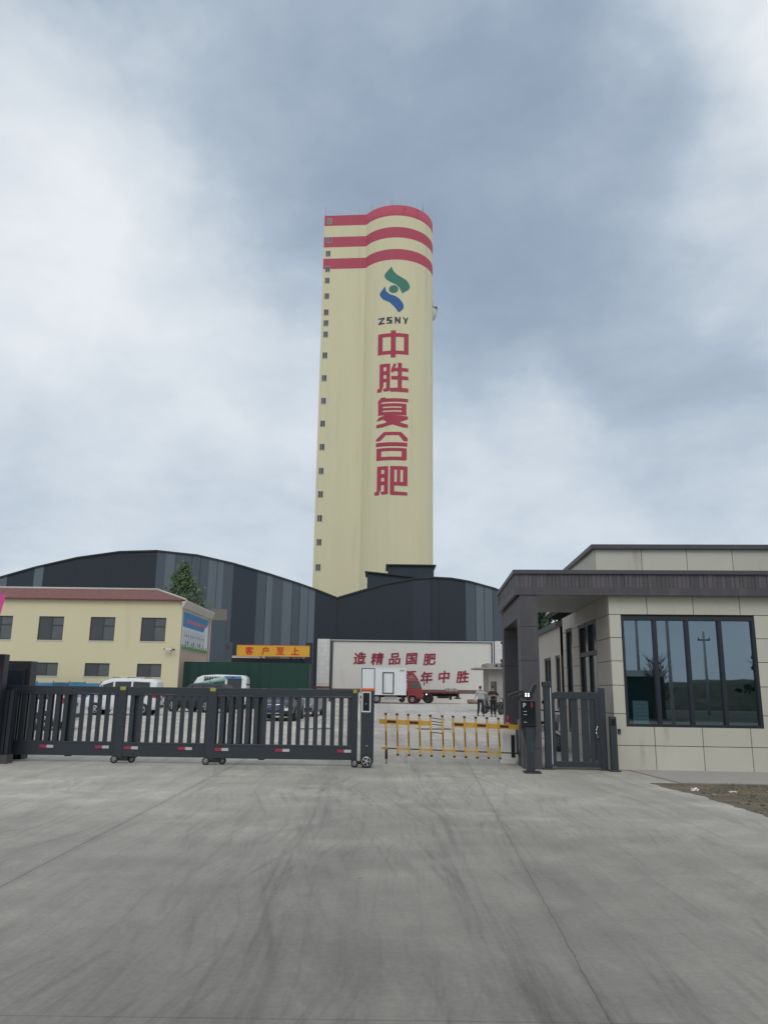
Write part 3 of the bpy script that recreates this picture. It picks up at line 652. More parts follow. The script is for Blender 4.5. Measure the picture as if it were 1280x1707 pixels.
# ------------------------------------------------------------------ slogan wall
SW = thing('slogan_wall', 'long off-white wall with red brush characters, grey frame and white tiled end pillars', 'wall', (0, 90, 0))
MB().box(-5.62, 12.5, .02, .5, 0, 6.75, 'off_white').build('wall_panel', SW)
b = MB()
for xa, xb, za, zb, y0, m in ((-5.95, 12.85, 6.75, 6.97, -.12, 'frame_dark'), (-5.95, -5.62, 0, 6.75, -.12, 'frame_dark'), (12.5, 12.85, 0, 6.75, -.12, 'frame_dark')):
    b.box(xa, xb, y0, .5, za, zb, m)
b.box(-5.85, 12.74, -.16, -.12, 6.82, 6.9, 'silver_plastic'); b.box(12.62, 12.72, -.16, -.12, 0, 6.82, 'silver_plastic'); b.box(-5.8, -5.72, -.16, -.12, 0, 6.82, 'steel_dark'); b.build('frame', SW)
for x0, x1 in ((-7.42, -5.95), (12.85, 14.1)):
    b = MB(); b.box(x0 + .01, x1 - .01, .0, .5, 0, 6.98, 'plaster')
    nx = 4; nz = 14; dx = (x1 - x0) / nx
    for i in range(nx):
        for j in range(nz): b.box(x0 + i * dx + .006, x0 + (i + 1) * dx - .006, -.02, -.0005, j * .498 + .008, (j + 1) * .498 - .008, 'tile_white')
    b.build('tiled_pillar', SW)
MB().box(-5.6, 12.48, -.012, .018, 1.05, 1.45, 'stripe_brown').build('painted_stripe', SW)
MB().box(-7.7, -5.98, -.9, -.05, 1.5, 1.66, 'deck_red').build('coping', SW)
for ch, x, z in (('造', -2.53, 4.86), ('精', -.54, 4.82), ('品', 1.45, 4.84), ('国', 3.37, 4.87), ('肥', 5.43, 4.83), ('百', 3.18, 2.85), ('年', 5.09, 2.8), ('中', 7.07, 2.9), ('胜', 9.19, 2.93)):
    glyph('character', ch, 1.42, 'slogan_red', SW, (x, -.006, z), bold=.045, warp=.035, shear=.06)

# small hut beyond the gatehouse
HU = thing('hut', 'small grey hut with flat overhanging roof standing beside the slogan wall', 'hut', (7.55, 56, 0))
MB().box(0, 3.2, 0, 3, 0, 2.95, 'hut_grey').build('wall', HU)
b = MB(); b.box(-.9, 3.5, -.6, 3.3, 2.95, 3.05, 'hut_grey'); b.box(-.1, 3.3, -.1, 3.1, 3.05, 3.36, 'hut_grey'); b.build('roof', HU)
b = MB(); b.box(.15, .55, -.03, 0, .1, 2.1, 'frame_brown'); b.box(.2, .33, -.04, -.031, .15, 2.05, 'stripe_brown'); b.build('door', HU)
b = MB(); b.cyl((.9, -.3, 3.08), (.9, -.3, 3.5), .04, 'black_plastic', n=6); b.ball((.9, -.32, 3.55), .1, 'black_plastic'); b.ball((.5, -.4, 3.2), .1, 'black_plastic'); b.build('lamp', HU)
HC = thing('security_camera', 'security camera pair on a short bracket above the grey hut', 'camera', (9.05, 56.2, 4.0))
b = MB(); b.cyl((0, 0, -.9), (0, 0, .75), .04, 'steel_dark', n=6); b.cyl((0, 0, .5), (-.35, -.1, .6), .03, 'steel_dark', n=6); b.build('bracket', HC)
b = MB(); b.box(-.75, -.25, -.2, .0, .5, .7, 'silver_plastic'); b.box(-.6, -.15, -.2, .0, .18, .36, 'silver_plastic'); b.ball((-.5, -.1, .82), .1, 'black_plastic'); b.build('camera_body', HC)

# ------------------------------------------------------------------ trees
def tree(label, loc, h, rad, trunk_h, seed, leafm, n_cl=70, per=70, conic=.7, leaf=.16, bare=False):
    rnd = random.Random(seed)
    t_ = thing('tree', label, 'tree', loc); b = MB()
    b.cyl((0, 0, 0), (.1, 0, h * .55), .13 * h / 7, 'bark', .06 * h / 7, 8); b.cyl((.1, 0, h * .55), (0, .05, h * .92), .06 * h / 7, 'bark', .015, 6)
    tips = []
    for i in range(26 if not bare else 60):
        z = rnd.uniform(trunk_h, h * .9); a = rnd.uniform(0, 6.28); f = 1 - conic * (z - trunk_h) / (h - trunk_h)
        L = rad * f * rnd.uniform(.5, .95); p1 = Vector((.08, 0, z)); p2 = p1 + Vector((L * math.cos(a), L * math.sin(a), L * rnd.uniform(.3, .9)))
        b.cyl(p1, p2, .035 * h / 7, 'bark', .01, 5, cap=False)
        if bare:
            for q in range(3): p3 = p2 + Vector((rnd.uniform(-.5, .5), rnd.uniform(-.5, .5), rnd.uniform(.2, .8))) * rad * .5; b.cyl(p1.lerp(p2, .6), p3, .012, 'bark', .004, 4, cap=False)
    b.build('trunk', t_, recalc=False)
    if bare: return t_
    vs = []; fs = []
    for i in range(n_cl):
        u = rnd.random() ** .8; z = trunk_h + (h - trunk_h) * u; f = (1 - conic * u) * rad * (1 if u > .12 else .75)
        a = rnd.uniform(0, 6.28); rr = f * math.sqrt(rnd.random()) * rnd.uniform(.75, 1.12); c = Vector((rr * math.cos(a), rr * math.sin(a), z)); cr = rnd.uniform(.22, .5) * h / 8
        for k in range(per):
            d = Vector((rnd.gauss(0, 1), rnd.gauss(0, 1), rnd.gauss(0, .9))).normalized() * cr * rnd.random() ** .5
            p = c + d; q = Vector((rnd.gauss(0, 1), rnd.gauss(0, 1), rnd.gauss(0, 1))).normalized(); r_ = q.orthogonal().normalized(); s_ = q.cross(r_); L = leaf * rnd.uniform(.6, 1.3)
            o_ = len(vs); vs += [p - r_ * L, p + s_ * L * .5, p + r_ * L, p - s_ * L * .5]; fs.append((o_, o_ + 1, o_ + 2, o_ + 3))
    b = MB(); b.add(vs, fs, leafm); b.build('crown', t_, recalc=False); return t_
tree('conical green tree standing behind the corner of the yellow building', (-18.6, 72, 0), 12.4, 3.5, 7.6, 4, 'leaf', 130, 30, .97, .14)
tree('leafy dark green tree behind the low building beside the gatehouse', (8.85, 40, 0), 6.0, 1.9, 1.5, 5, 'leaf_dark', 60, 60, .4, .13)

# ------------------------------------------------------------------ gatehouse (local x along its front, local y away from the camera)
GA = R(-3.4); GL = Vector((4.78, 16.35, 0))
GM = Matrix.Translation(GL) @ Matrix.Rotation(GA, 4, 'Z')
G = thing('gatehouse', 'cream panelled gatehouse with large blue-glass window and dark stone canopy on pillars', 'gatehouse', GL, GA)
WX0, WX1, WZ0, WZ1 = .21, 2.93, .85, 3.08
# structural shell
b = MB(); holes = [(WX0, WX1, WZ0, WZ1)]
wall_with_holes(b, 0, 8, 0, 3.52, holes, .0, .2, 'backing')
b.build('wall_core', G, recalc=False)
b = MB()
sideh = [(1.29, 3.38, .02, 3.15), (4.28, 5.26, .5, 3.18)]
sb = MB(); wall_with_holes(sb, 0, 5.74, 0, 3.52, sideh, 0, .2, 'backing')
sM = Matrix(((0, 1, 0, 0), (1, 0, 0, 0), (0, 0, 1, 0), (0, 0, 0, 1)))       # (a, depth, z) -> x = depth, y = a
sb.v = [(y + 0.001, x, z) for x, y, z in sb.v]; sb.build('side_wall_core', G, recalc=False)
b = MB(); b.add([(8, 0, 0), (8, 5.74, 0), (8, 5.74, 3.52), (8, 0, 3.52)], [(0, 1, 2, 3)], 'plaster'); b.add([(0, 5.74, 0), (8, 5.74, 0), (8, 5.74, 3.52), (0, 5.74, 3.52)], [(0, 1, 2, 3)], 'plaster')
b.build('rear_wall', G)
b = MB(); b.box(.22, 7.9, .22, 4.0, .03, .06, 'room_dark'); b.box(.22, 7.9, 4.0, 4.06, .06, 3.4, 'room_dark'); b.box(.22, 7.9, .22, 4.0, 3.35, 3.4, 'room_dark'); b.box(.205, .215, .22, 1.25, .06, 3.35, 'room_dark'); b.box(7.8, 7.9, .22, 4.0, .06, 3.35, 'room_dark'); b.build('room', G)
# cladding panels
b = MB(); gq = .006; ty0, ty1 = -.035, -.004
xe = [-.035, .76, 1.71, 2.66, 3.6, 4.55, 5.5, 6.45, 7.4, 8]
rows = [0.0, .48, 1.1, 1.67, 2.16, 2.64, 3.12, 3.54]
def pan(x0, x1, z0, z1): b.box(x0 + gq, x1 - gq, ty0, ty1, z0 + gq, z1 - gq, 'cladding')
for x0, x1 in zip(xe, xe[1:]): pan(x0, x1, .0, .48); pan(x0, x1, 3.12, 3.54)
b.prism([(-.035 + gq, .48 + gq), (.76 - gq, .48 + gq), (.76 - gq, WZ0 - .002), (WX0 - .003, WZ0 - .002), (WX0 - .003, 1.1 - gq), (-.035 + gq, 1.1 - gq)], ty0, ty1, 'cladding')
pan(.76, 1.71, .48, WZ0 + .004); pan(1.71, 2.66, .48, WZ0 + .004)
b.prism([(2.66 + gq, .48 + gq), (3.6 - gq, .48 + gq), (3.6 - gq, 1.1 - gq), (WX1 + .003, 1.1 - gq), (WX1 + .003, WZ0 - .002), (2.66 + gq, WZ0 - .002)], ty0, ty1, 'cladding')
for z0, z1 in zip(rows[2:-1], rows[3:-1]):
    pan(-.035, WX0 + .003, z0, z1); pan(WX1 - .003, 3.6, z0, z1)
for z0, z1 in zip(rows[1:-1], rows[2:-1]):
    for x0, x1 in zip(xe[4:], xe[5:]): pan(x0, x1, z0, z1)
b.build('front_cladding', G, bevel=.002)
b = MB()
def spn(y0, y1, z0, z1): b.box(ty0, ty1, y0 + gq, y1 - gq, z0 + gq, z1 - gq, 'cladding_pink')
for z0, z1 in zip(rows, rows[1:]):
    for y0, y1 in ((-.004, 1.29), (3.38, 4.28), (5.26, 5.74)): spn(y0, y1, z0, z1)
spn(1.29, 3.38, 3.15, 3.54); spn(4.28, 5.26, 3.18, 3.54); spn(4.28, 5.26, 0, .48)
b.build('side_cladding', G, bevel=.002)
# big window
f = MB(); fw = .055
f.box(WX0, WX1, -.03, .1, WZ1 - .075, WZ1, 'frame_dark'); f.box(WX0, WX1, -.03, .1, WZ0, WZ0 + fw, 'frame_dark')
f.box(WX0, WX0 + fw, -.03, .1, WZ0 + fw, WZ1 - .075, 'frame_dark'); f.box(WX1 - fw, WX1, -.03, .1, WZ0 + fw, WZ1 - .075, 'frame_dark')
for x in (.9, 1.555, 2.225): f.box(x - .036, x + .036, -.025, .1, WZ0 + fw, WZ1 - .075, 'frame_dark')
wo = f.build('window', G)
edges = [WX0 + fw, .9, 1.555, 2.225, WX1 - fw]
for k, (x0, x1) in enumerate(zip(edges, edges[1:])):
    tl = (.0012, -.001, .0016, -.0008)[k]
    b = MB(); b.add([(x0, .04, WZ0), (x1, .04 + tl, WZ0), (x1, .042 + tl, WZ1), (x0, .042, WZ1)], [(0, 1, 2, 3)], 'blue_glass'); b.build('pane', wo, recalc=False)
# side door and slit window
f = MB(); x0, x1 = -.02, .09
f.box(x0, x1, 1.29, 1.38, .02, 3.15, 'frame_dark'); f.box(x0, x1, 3.29, 3.38, .02, 3.15, 'frame_dark'); f.box(x0, x1, 1.38, 3.29, 3.06, 3.15, 'frame_dark'); f.box(x0, x1, 1.38, 3.29, 2.36, 2.46, 'frame_dark'); f.box(x0, x1, 2.3, 2.38, 2.46, 3.06, 'frame_dark'); f.box(x0 + .01, x1, 2.3, 2.38, .02, 2.36, 'frame_dark')
do = f.build('door', G)
b = MB(); b.add([(.04, 1.38, .02), (.04, 3.29, .02), (.04, 3.29, 2.36), (.04, 1.38, 2.36)], [(0, 1, 2, 3)], 'pane_pale'); b.add([(.05, 1.38, 2.46), (.05, 3.29, 2.46), (.05, 3.29, 3.06), (.05, 1.38, 3.06)], [(0, 1, 2, 3)], 'pane_grey'); b.build('pane', do)
f = MB(); f.box(x0, x1, 4.28, 4.36, .5, 3.18, 'frame_dark'); f.box(x0, x1, 5.18, 5.26, .5, 3.18, 'frame_dark'); f.box(x0, x1, 4.36, 5.18, 3.1, 3.18, 'frame_dark'); f.box(x0, x1, 4.36, 5.18, .5, .58, 'frame_dark'); so_ = f.build('window', G)
b = MB(); b.add([(.04, 4.36, .58), (.04, 5.18, .58), (.04, 5.18, 3.1), (.04, 4.36, 3.1)], [(0, 1, 2, 3)], 'pane_grey'); b.build('pane', so_)
MB().box(.02, .085, -.05, -.036, .70, .80, 'black_plastic').box(.03, .075, -.06, -.05, .71, .75, 'steel_dark').build('wall_socket', G)
# canopy: slab, cap, ribbed stone tiles, bottom band
b = MB()
b.box(-1.93, 8.1, -.13, 3.98, 3.56, 3.94, 'backing'); b.build('canopy_core', G)
b = MB(); b.box(-1.85, -.04, -.08, 3.9, 3.535, 3.556, 'soffit'); b.build('soffit', G)
b = MB(); b.box(-2.03, 8.15, -.25, 4.1, 3.942, 4.03, 'granite'); b.build('canopy_cap', G, bevel=.006)
b = MB()
b.box(-2.0, 8.12, -.21, -.132, 3.5, 3.66, 'granite'); b.box(-2.0, -1.932, -.13, 4.05, 3.5, 3.66, 'granite'); b.build('fascia_band', G, bevel=.005)
b = MB(); x = -1.985
while x < 6.5:
    w_ = random.uniform(.07, .10); d_ = random.uniform(0, .012)
    b.box(x, x + w_ - .006, -.20 - d_, -.132, 3.663, 3.94, 'granite_tile'); x += w_
y = -.12
while y < 4.0:
    w_ = random.uniform(.07, .10); d_ = random.uniform(0, .012)
    b.box(-1.985 - d_, -1.932, y, y + w_ - .006, 3.663, 3.94, 'granite_tile'); y += w_
b.build('fascia_tiles', G)
for yy0, yy1 in ((-.19, .36), (3.5, 4.02)):
    b = MB(); zc = [0, .4, 1.49, 2.14, 2.84, 3.5]
    for z0, z1 in zip(zc, zc[1:]): b.box(-1.9, -1.53, yy0, yy1, z0 + .003, z1 - .003, 'granite')
    b.box(-1.88, -1.55, yy0 + .02, yy1 - .02, 0, 3.5, 'backing'); b.build('pillar', G, bevel=.003)
b = MB(); b.box(-1.895, -1.6, .362, 3.498, 3.06, 3.534, 'granite'); b.build('side_beam', G, bevel=.004)
# parapet of the higher roof
b = MB(); b.box(.2, 8.1, 2.05, 10, 3.9, 4.86, 'backing'); xs = [.18, 1.27, 2.33, 3.39, 4.45, 5.5, 6.6, 8.1]
for xa, xb in zip(xs, xs[1:]): b.box(xa + gq, xb - gq, 2.01, 2.046, 4.04, 4.87, 'cladding')
for ya, yb in ((2.05, 3.6), (3.6, 5.2), (5.2, 6.8), (6.8, 8.4), (8.4, 10)): b.box(.165, .197, ya + gq, yb - gq, 4.04, 4.87, 'cladding')
b.build('parapet', G)
MB().box(.08, 8.2, 1.92, 10.1, 4.87, 4.98, 'granite').build('parapet_cap', G, bevel=.006)

def inG(x, y, z=0): return GM @ Vector((x, y, z))
NB = thing('notice_board', 'pale sheet propped inside the gatehouse window at lower left', 'notice board', inG(.62, .26, .90), GA)
b = MB(); b.box(-.19, .12, 0, .02, 0, .46, 'paper'); b.build('sheet', NB)
b = MB()
for i in range(5): b.box(-.16, .09, -.004, -.001, .08 + i * .075, .085 + i * .075, 'steel_dark')
b.build('ruled_lines', NB)
CH = thing('office_chair', 'black office chair inside the gatehouse window beside the pale sheet', 'chair', inG(1.05, .85, .06), GA + .5)
b = MB(); b.box(-.22, .22, -.22, .22, .42, .5, 'black_plastic'); b.build('seat', CH, bevel=.03)
b = MB(); b.box(-.21, .21, .2, .27, .62, 1.18, 'black_plastic'); b.build('backrest', CH, bevel=.03)
b = MB(); b.cyl((0, 0, .06), (0, 0, .42), .03, 'steel_dark'); [b.cyl((0, 0, .1), (.28 * math.cos(q * 1.256), .28 * math.sin(q * 1.256), .04), .02, 'black_plastic', n=6) for q in range(5)]; b.box(-.03, .03, .2, .25, .4, .65, 'black_plastic'); b.build('base', CH)

# low building behind the gatehouse
AN = thing('low_building', 'low cream building behind the gatehouse with narrow windows and dark roof edge', 'building', inG(-.03, 6.2), GA)
b = MB()
wh = [(.2, 1.0, 1.0, 2.55), (1.9, 3.3, 1.0, 2.55), (4.5, 5.3, 1.0, 2.55)]
wall_with_holes(b, 0, 14, 0, 3.35, wh, 0, .12, 'cladding_pink'); b.v = [(y_, x_, z_) for x_, y_, z_ in b.v]
b.box(.14, 6, 0, .1, 0, 3.35, 'plaster'); b.box(.14, 6, 13.9, 14, 0, 3.35, 'plaster'); b.box(5.9, 6, .1, 13.9, 0, 3.35, 'plaster'); b.build('wall', AN)
for y0, y1, z0, z1 in wh:
    f = MB(); f.box(.03, .1, y0, y0 + .07, z0, z1, 'frame_dark'); f.box(.03, .1, y1 - .07, y1, z0, z1, 'frame_dark'); f.box(.03, .1, y0 + .07, y1 - .07, z1 - .07, z1, 'frame_dark'); f.box(.03, .1, y0 + .07, y1 - .07, z0, z0 + .07, 'frame_dark'); f.box(.03, .1, (y0 + y1) / 2 - .04, (y0 + y1) / 2 + .04, z0 + .07, z1 - .07, 'frame_dark'); wo = f.build('window', AN)
    b = MB(); b.add([(.07, y0, z0), (.07, y1, z0), (.07, y1, z1), (.07, y0, z1)], [(0, 1, 2, 3)], 'pane_pale'); b.build('pane', wo)
MB().box(-.12, 6.1, -.05, 14.1, 3.352, 3.5, 'granite').build('roof', AN)

# ------------------------------------------------------------------ pedestrian gate, posts
PG = thing('pedestrian_gate', 'dark metal pedestrian gate with vertical slats and curved handle between pillar and gatehouse', 'gate', inG(0, -.12), GA)
for x0, x1, h in ((-1.46, -1.33, 1.62), (-.35, -.23, 1.61)):
    b = MB(); b.box(x0, x1, -.06, .07, .02, h, 'gate_metal'); b.box(x0 - .05, x1 + .05, -.1, .11, .0, .02, 'gate_metal')
    if x0 < -1: b.box(x0 - .02, x1 + .02, -.075, .085, h, h + .1, 'gate_metal')
    b.build('post', PG, bevel=.005)
b = MB(); b.box(-1.31, -1.24, -.035, .035, .07, 1.5, 'gate_metal'); b.box(-1.24, -.37, -.035, .035, 1.38, 1.52, 'gate_metal'); b.box(-1.24, -.37, -.035, .035, .05, .16, 'gate_metal'); b.box(-.42, -.37, -.035, .035, .16, 1.38, 'gate_metal'); b.build('frame', PG, bevel=.004)
for x in (-1.07, -.85, -.64, -.50): MB().box(x - (.072 if x < -.6 else .05), x + (.072 if x < -.6 else .05), -.02, .02, .16, 1.38, 'gate_metal').build('slat', PG, bevel=.003)
b = MB(); pts = [(-.39, -.05, .60), (-.43, -.1, .66), (-.45, -.12, .74), (-.43, -.11, .82), (-.39, -.06, .87)]; b.tube(pts, .012, 'chrome', 8); b.build('handle', PG)
b = MB(); b.box(-1.33, -1.317, -.062, -.05, .1, 1.6, 'silver_plastic'); b.build('edge_strip', PG)
SP = thing('access_post', 'short dark square post standing against the gatehouse wall corner', 'post', inG(-.13, -.32), GA)
b = MB(); b.box(-.07, .06, -.06, .06, .02, 1.05, 'gate_metal'); b.box(-.11, .10, -.1, .1, 0, .025, 'gate_metal'); b.build('column', SP, bevel=.006)
b = MB(); b.box(-.045, .035, -.064, -.0605, .88, 1.0, 'screen_dark'); b.build('reader_panel', SP)

# ------------------------------------------------------------------ parking terminal
PT = thing('parking_terminal', 'black parking terminal column with P display, camera hoods and four bright LEDs', 'terminal', (2.86, 15.55, 0), R(-2))
b = MB(); b.box(-.07, .09, -.06, .08, .03, .86, 'gate_metal'); b.prism([(-.17, .87), (.13, .87), (.13, .75), (.09, .5), (-.07, .5), (-.13, .75)], -.055, .075, 'black_plastic'); b.build('column', PT, bevel=.006)
MB().box(-.12, .2, -.13, .15, 0, .03, 'black_plastic').build('base_plate', PT, bevel=.006)
b = MB(); b.box(-.17, .13, -.1, .1, .87, 1.36, 'black_plastic'); b.build('display_box', PT, bevel=.012)
b = MB(); b.box(-.15, .11, -.104, -.1, .9, 1.33, 'screen_dark'); b.build('screen', PT)
glyph('letter', 'P', .115, 'reflect_white', PT, (-.09, -.108, 1.26), bold=.004)
b = MB(); b.box(.03, .07, -.108, -.105, 1.22, 1.31, 'red_dim'); 
for q, z in enumerate((1.14, 1.08, .94)): b.box(-.11, -.05, -.108, -.105, z, z + .008, 'silver_plastic')
b.build('indicator_lines', PT)
b = MB(); b.box(-.03, .03, -.04, .04, 1.36, 1.40, 'black_plastic'); b.box(-.13, .08, -.08, .08, 1.385, 1.52, 'black_plastic'); b.prism([(-.38, 1.42), (-.08, 1.52), (-.08, 1.56), (-.36, 1.47)], -.02, .1, 'black_plastic'); b.prism([(-.3, 1.36), (-.16, 1.36), (-.13, 1.46), (-.28, 1.43)], 0, .08, 'black_plastic'); b.build('camera_hood', PT, bevel=.006)
b = MB(); b.prism([(.02, 1.5), (.08, 1.46), (.17, 1.62), (.14, 1.66), (.1, 1.66)], -.1, .02, 'black_plastic'); b.build('speaker_hood', PT, bevel=.006)
for x in (-.065, -.015):
    for z in (1.425, 1.465): MB().box(x, x + .026, -.088, -.081, z, z + .024, 'led').build('lamp', PT)
b = MB()
for k in range(3): b.tube([(.04 + .02 * math.sin(q), -.0625, .38 + k * .06 + q * .012) for q in range(5)], .006, 'logo_cyan', 5)
b.build('logo_mark', PT)

# ------------------------------------------------------------------ boom barrier
BB = thing('boom_barrier', 'yellow and black boom barrier with hanging pickets and white cabinet', 'barrier', (0, 17.05, 0))
bz = lambda x: .858 - .029 * x
cx0 = -.045; pk = [.094, .334, .57, .807, 1.043, 1.294, 1.523, 1.763, 2.003, 2.24, 2.484]
b = MB(); seg = [(-.045, .115, 'Y'), (.115, .31, 'K'), (.31, .59, 'Y'), (.59, .785, 'K'), (.785, 1.07, 'Y'), (1.07, 1.50, 'N'), (1.50, 1.74, 'K'), (1.74, 2.02, 'Y'), (2.02, 2.22, 'K'), (2.22, 2.5, 'Y'), (2.5, 2.7, 'K'), (2.7, 3.0, 'Y')]
for xa, xb, c in seg:
    za, zb = bz(xa), bz(xb)
    if c == 'N':
        for q in (.052, -.01, -.05): b.prism([(xa, za + q - .004), (xb, zb + q - .004), (xb, zb + q + .004), (xa, za + q + .004)], -.02, .02, 'silver_plastic')
        continue
    b.prism([(xa, za - .05), (xb, zb - .05), (xb, zb + .05), (xa, za + .05)], -.02, .02, 'barrier_yellow')
    if c == 'K': b.prism([(xa, za - .02), (xb, zb - .02), (xb, zb + .028), (xa, za + .028)], -.024, -.0205, 'barrier_black')
b.build('boom', BB)
lz = lambda x: .315 - .025 * x
b = MB(); cols = ['barrier_yellow', 'barrier_black'] * 8
xs = [.0] + pk + [2.9]
for i, (xa, xb) in enumerate(zip(xs, xs[1:])):
    hh = .020 if i % 2 == 0 else .012
    b.prism([(xa, lz(xa) - hh), (xb, lz(xb) - hh), (xb, lz(xb) + hh), (xa, lz(xa) + hh)], -.012, .012, 'barrier_yellow' if i % 2 == 0 else 'barrier_black')
b.build('lower_rail', BB)
for i, x in enumerate(pk):
    b = MB(); zt = 1.015 - .028 * (x - .094); zb_ = .20 - .022 * (x - .094) if i else .28; xo = .012
    p = lambda z: x + (.95 - z) * .03
    def strip(za, zc, w_, m, y0, y1): b.prism([(p(za) - w_, za), (p(za) + w_, za), (p(zc) + w_, zc), (p(zc) - w_, zc)], y0, y1, m)
    strip(zb_, zt, .021, 'barrier_yellow', -.05, -.026)
    strip(.37, .66, .009, 'barrier_black', -.054, -.0505)
    b.cyl((p(zt), -.038, zt - .015), (p(zt), -.038, zt + .022), .027, 'barrier_black', n=10); 
    if i: b.cyl((p(zb_), -.038, zb_ + .012), (p(zb_), -.038, zb_ - .025), .027, 'barrier_black', n=10)
    else:
        b.cyl((p(.27), -.038, .10), (p(.27), -.038, .30), .028, 'barrier_black', n=10); b.cyl((p(.1), -.038, .0), (p(.1), -.038, .12), .012, 'steel_dark', n=8)
    b.build('picket', BB)
b = MB()
for q, dz in enumerate((.10, .03, -.03, -.2)): b.tube([(1.05, -.03, bz(1.05) + dz + .02), (1.2, -.035, bz(1.2) + dz + .005 * q), (1.33, -.03, bz(1.3) + dz)], .010, 'barrier_black', 6)
b.build('spring_wires', BB)
b = MB(); b.box(2.60, 2.90, .25, .6, .0, .80, 'white_paint'); b.build('cabinet', BB, bevel=.01)
b = MB(); b.box(2.79, 2.87, .235, .249, .14, .60, 'black_plastic'); b.build('cabinet_door', BB)
b = MB(); b.box(2.91, 3.03, -.1, .12, 0, .93, 'gate_metal'); b.box(2.9, 2.915, -.12, -.1, .3, .95, 'silver_plastic'); b.build('hinge_post', BB, bevel=.005)
b = MB(); b.cyl((2.75, .35, .80), (2.75, .35, .86), .045, 'orange'); b.cyl((2.75, .35, .86), (2.75, .35, 1.0), .035, 'reflect_red', .015); b.build('warning_lamp', BB)

# ------------------------------------------------------------------ sliding gate panels
def gate_trolley(b, w_, x):
    b.box(x - .05, x + .05, -.10, .14, .06, .2, 'gate_metal')
def wheel(b, rt, wd, M, tyre='rubber', hub='alloy', spokes=5):
    b.lathe([(rt * .62, -wd / 2), (rt * .9, -wd / 2), (rt, -wd * .3), (rt, wd * .3), (rt * .9, wd / 2), (rt * .62, wd / 2)], tyre, 24, M)
def hubcap(b, r, wd, M, m='alloy', spokes=5):
    b.lathe([(.001, -wd * .2), (r, -wd * .2)], 'black_plastic', 24, M); b.lathe([(r * .86, -wd * .5), (r, -wd * .5), (r, -wd * .2), (r * .86, -wd * .2)], m, 24, M); b.lathe([(.001, -wd * .52), (r * .25, -wd * .5), (r * .25, -wd * .2)], m, 12, M)
    for k in range(spokes):
        A = M @ Matrix.Rotation(2 * math.pi * k / spokes, 4, 'Z'); b.box(r * .2, r * .9, -r * .12, r * .12, -wd * .5, -wd * .25, m, A)
WY = Matrix.Rotation(R(-90), 4, 'X')     # wheel axis along Y, outer face towards -Y
def gate_panel(label, x0, y, refl, x1=None):
    L = 2.93
    g_ = thing('sliding_gate', label, 'gate', (x0, y, 0), R(-.4), 'sliding gates across the entrance')
    b = MB(); b.box(0, L, -.03, .03, 1.37, 1.51, 'gate_metal'); b.box(0, L, -.034, .034, 1.335, 1.368, 'gate_metal'); b.build('top_rail', g_, bevel=.004)
    b = MB(); b.box(0, L, -.04, .04, .13, .41, 'gate_metal'); b.box(0, L, -.046, -.0405, .375, .405, 'gate_metal'); b.build('bottom_rail', g_, bevel=.004)
    for xa, xb in ((-.08, .08), (L - .08, L + .04)):
        b = MB(); b.box(xa, xb, -.05, .05, .1, 1.5, 'gate_metal'); b.box(xa + .02, xb - .02, -.056, -.051, 1.44, 1.515, 'tag_yellow'); b.build('end_post', g_, bevel=.005)
    x = .16
    while x < L - .15:
        MB().box(x, x + .088, -.02, .02, .41, 1.335, 'gate_metal').build('slat', g_); x += .1735
    for xr in refl:
        b = MB(); b.box(xr, xr + .14, -.052, -.0465, .275, .33, 'reflect_red'); b.box(xr + .142, xr + .28, -.052, -.0465, .275, .33, 'reflect_white'); b.build('reflector', g_)
    b = MB(); b.box(-.06, .2, -.045, .12, .05, .12, 'black_plastic'); b.build('trolley', g_)
    for xw, yw in ((-.06, -.06), (.24, .1)):
        b = MB(); M_ = Matrix.Translation((xw, yw, .075)) @ WY; wheel(b, .075, .05, M_); wo_ = b.build('wheel', g_); b = MB(); hubcap(b, .047, .05, M_); b.build('rim', wo_)
    return g_
gate_panel('dark slatted sliding gate panel nearest the motor unit', -3.45, 16.33, (.10, 1.33, 2.57))
gate_panel('dark slatted sliding gate panel, middle one of the closed gate', -5.33, 16.46, (.12, 1.22))
gate_panel('dark slatted sliding gate panel leading into the dark gate housing', -7.96, 16.59, (.98, 2.12))
gate_panel('dark sliding gate panel mostly hidden inside the gate housing, behind the others', -9.35, 16.72, ())
# motor unit
GMU = thing('gate_motor', 'dark upright gate motor unit with orange top, framed display and alloy wheel', 'gate motor', (-.285, 16.22, 0))
b = MB(); b.box(-.125, .135, -.12, .2, .1, 1.49, 'gate_metal'); b.build('housing', GMU, bevel=.012)
b = MB(); b.box(-.14, .15, -.13, .21, 1.491, 1.545, 'orange'); b.build('top_light', GMU, bevel=.012)
b = MB()
for xa, xb, za, zb in ((-.115, .07, 1.45, 1.475), (-.115, .07, 1.07, 1.095), (-.115, -.09, 1.095, 1.45), (.045, .07, 1.095, 1.45)): b.box(xa, xb, -.133, -.1205, za, zb, 'silver_plastic')
b.build('display_frame', GMU, bevel=.003)
b = MB(); b.box(-.088, .043, -.125, -.1205, 1.097, 1.448, 'screen_dark'); b.build('display', GMU)
b = MB(); b.box(-.028, -.02, -.128, -.1255, 1.22, 1.25, 'silver_plastic'); b.box(-.05, .01, -.124, -.1205, 1.035, 1.05, 'steel_dark'); b.ball((0, -.121, .42), .012, 'silver_plastic', 6); b.build('keypad', GMU)
for sgn, xw in ((-1, -.16), (1, .16)):
    b = MB(); b.prism([(xw - .02, 1.36) if sgn < 0 else (xw - .02, 1.22), (xw + .02, 1.2), (xw + .025, .9), (xw, .85), (xw - .03, .95), (xw - .03, 1.1)], -.06, .1, 'white_paint'); b.build('sensor_pod', GMU, bevel=.01)
